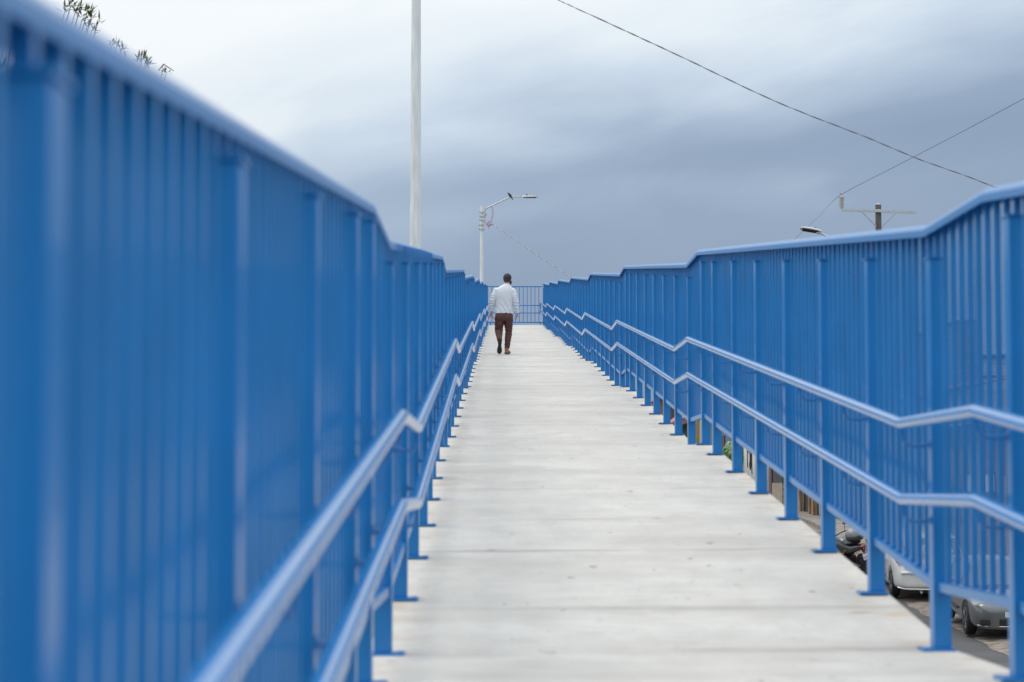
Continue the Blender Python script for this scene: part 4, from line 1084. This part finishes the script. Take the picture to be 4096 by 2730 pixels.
    tor = [((.018, .0, .885), .212, .128), ((.018, 0, .93), .205, .125), ((.018, 0, 1.03), .192, .12), ((.012, 0, 1.15), .186, .122), ((.014, 0, 1.27), .196, .128), ((.026, 0, 1.36), .205, .125), ((.032, 0, 1.415), .192, .112), ((.040, .005, 1.455), .160, .098), ((.055, .01, 1.490), .115, .082), ((.070, .018, 1.522), .074, .072), ((.078, .024, 1.542), .060, .066)]
    s.loft([ring(c, a, bb, 32, .88) for c, a, bb in tor])
    arm(s, shL + V((.01, 0, -.012)), elL, wrL, .070, .060, .044, .97); arm(s, shR + V((-.01, 0, -.012)), elR, wrR, .070, .060, .044, .97)
    s.ell(shL + V((.025, 0, -.005)), (.080, .08, .062)); s.ell(shR + V((-.025, 0, -.005)), (.080, .08, .062))
    def fold(co, n):
        d_ = 0
        armL = co.x < -.19 and co.z < 1.36; armR = co.x > .235 and co.z < 1.34
        if armL or armR:
            amt = .008 if .95 < co.z < 1.28 else .003
            d_ += amt * (math.sin(co.z * 115 + co.y * 30 + 3 * noise.noise(co * 9)))
        else:
            back = 1 if co.y < 0 else .4; low = max(0, min(1, (1.32 - co.z) * 3.5))
            # diagonal drapes running from the waist up to the shoulder blade
            u = (co.x * .86 + co.z * .5) ; d_ += .0085 * back * low * math.sin(u * 62 + 3.5 * noise.noise(co * 5)) * (.3 + .7 * max(0, min(1, (co.x + .06) * 6)))
            d_ += .007 * back * noise.noise(V((co.x * 7, co.y * 7, co.z * 4)))
            if co.z < .99: d_ += .006 * math.sin(co.z * 150 + 2 * noise.noise(co * 10)) * max(0, min(1, (co.x + .02) * 5))
        return d_
    fuse(s, 'sweater', knit, .0075, 3, e, fold)
    # ---- trousers
    t = MB()
    t.loft([ring((.018, .0, .945), .165, .10), ring((.018, .0, .88), .186, .118), ring((.018, -.012, .82), .198, .132), ring((.016, -.012, .77), .192, .128), ring((.015, -.005, .72), .17, .105)])
    t.ell((-.07, -.045, .80), (.10, .09, .10)); t.ell((.108, -.045, .80), (.10, .09, .10))
    leg(t, hipL + V((-.008, 0, -.06)), knL, V((-.078, -.375, .268)), [.108, .097, .074, .072, .060, .052]); leg(t, hipR + V((.005, 0, -.06)), knR, anR + V((0, 0, .02)), [.108, .095, .075, .073, .062, .054])
    def tf(co, n):
        d_ = .005 * noise.noise(co * 14)
        z = co.z
        if z < .62: d_ += .0055 * math.sin(z * 95 + co.x * 25 * (1 if co.x > 0 else -1) + 4 * noise.noise(co * 7)) * (1 if (z < .26 or .42 < z < .6) else .35)
        elif z < .80: d_ += .005 * math.sin((z * 70 + abs(co.x - .015) * 60) + 3 * noise.noise(co * 6))
        gx = abs(co.x - .015)
        if co.y < 0 and z > .7: d_ -= .012 * math.exp(-(gx / .014) ** 2)      # seat seam
        return d_
    fuse(t, 'trousers', brown, .0075, 2, e, tf)
    # ---- boots
    def boot(ankle, heel, toe, up, out):
        """heel/toe are the sole's ends, up points away from the sole"""
        d_ = (toe - heel); L_ = d_.length; d_.normalize(); up = (up - d_ * up.dot(d_)).normalized(); sd = d_.cross(up)
        so = MB(); top_ = []; bot_ = []
        shape = [(0, .026), (.03, .038), (.1, .043), (.38, .036), (.6, .050), (.8, .054), (.93, .042), (1, .016)]
        loop = [(t_, w) for t_, w in shape] + [(t_, -w) for t_, w in shape[::-1]]
        def lift(t_): return .0 if t_ < .3 or t_ > .5 else .008
        lo = [heel + d_ * L_ * t_ + sd * w + up * lift(t_) for t_, w in loop]; hi = [p + up * (.026 - lift(loop[i][0])) for i, p in enumerate(lo)]
        so.loft([lo, hi], smooth=False)
        so2 = MB(); nl = len(loop)
        u = MB()
        u.loft([[heel + d_ * L_ * t_ + sd * w * .93 * k + up * hh for t_, w in loop] for hh, k in ((.02, 1), (.045, .98))])
        u.tube([heel + d_ * L_ * .16 + up * .03, heel + d_ * L_ * .17 + up * .08, heel + d_ * L_ * .18 + up * .13], [.036, .038, .041], 14)
        u.tube([heel + d_ * L_ * .2 + up * .07, heel + d_ * L_ * .5 + up * .06, heel + d_ * L_ * .82 + up * .045, heel + d_ * L_ * .93 + up * .038], [.036, .036, .034, .022], 14)
        bo = fuse(u, 'boot', leather, .007, 2, e)
        so_ = so.build('sole', solem, bo, weld=True, bevel=.004)
        tr = MB()       # tread blocks
        for t_ in (.06, .14, .22, .5, .58, .66, .74, .82, .9):
            w = .022 if t_ < .3 else .03
            for sx in (-1, 1):
                c_ = heel + d_ * L_ * t_ + sd * sx * w * .55 - up * .0025
                vs = [c_ + d_ * a + sd * b_ + up * c2 for c2 in (-.004, .006) for a in (-.007, .007) for b_ in (-w * .42, w * .42)]
                tr.add(vs, [(0, 1, 3, 2), (4, 6, 7, 5), (0, 4, 5, 1), (2, 3, 7, 6), (0, 2, 6, 4), (1, 5, 7, 3)])
        tr.build('tread', M['black'], bo)
    boot(anR, V((.058, -.075, 0)), V((.125, .195, .028)), V((0, 0, 1)), 1)
    boot(anL, V((-.073, -.405, .262)), V((-.085, -.35, -.022)), V((.0, 1, .18)), -1)
    return e
man()

# ------------------------------------------------------------------ striped ribbon tied to the left handrail
def ribbon():
    Y = 66.0; b = px(1951, 1240, Y); x = XL + splay(Y) + .10
    e = empty('striped_ribbon', 'small red, white and blue ribbon tied to the left handrail', 'ribbon', (x, Y, fl(Y) + .63))
    cols = [mat('ribbon_red', (.55, .03, .04), .6), mat('ribbon_white', (.75, .75, .75), .6), mat('ribbon_blue', (.03, .06, .30), .6)]
    mb = MB()
    for s_ in (-1, 1):
        prev = None
        for i in range(12):
            t = i / 11; c_ = Vector((.03 + .11 * t * (1 if s_ > 0 else .7), -.01 * i * s_ * .3, .03 + .10 * math.sin(t * 2.6) - .05 * (s_ < 0) * t)); row = [c_ + Vector((0, .0, -.045 + .09 * k / 6)) for k in range(7)]
            if prev:
                for k in range(6): mb.add([prev[k], row[k], row[k + 1], prev[k + 1]], [(0, 1, 2, 3)], (0, 1, 2, 2, 1, 0)[k], True)
            prev = row
    mb.tube([(0, 0, 0), (.04, -.01, .02)], .03, 8, mi=0)
    mb.build('bow', cols, e)
ribbon()
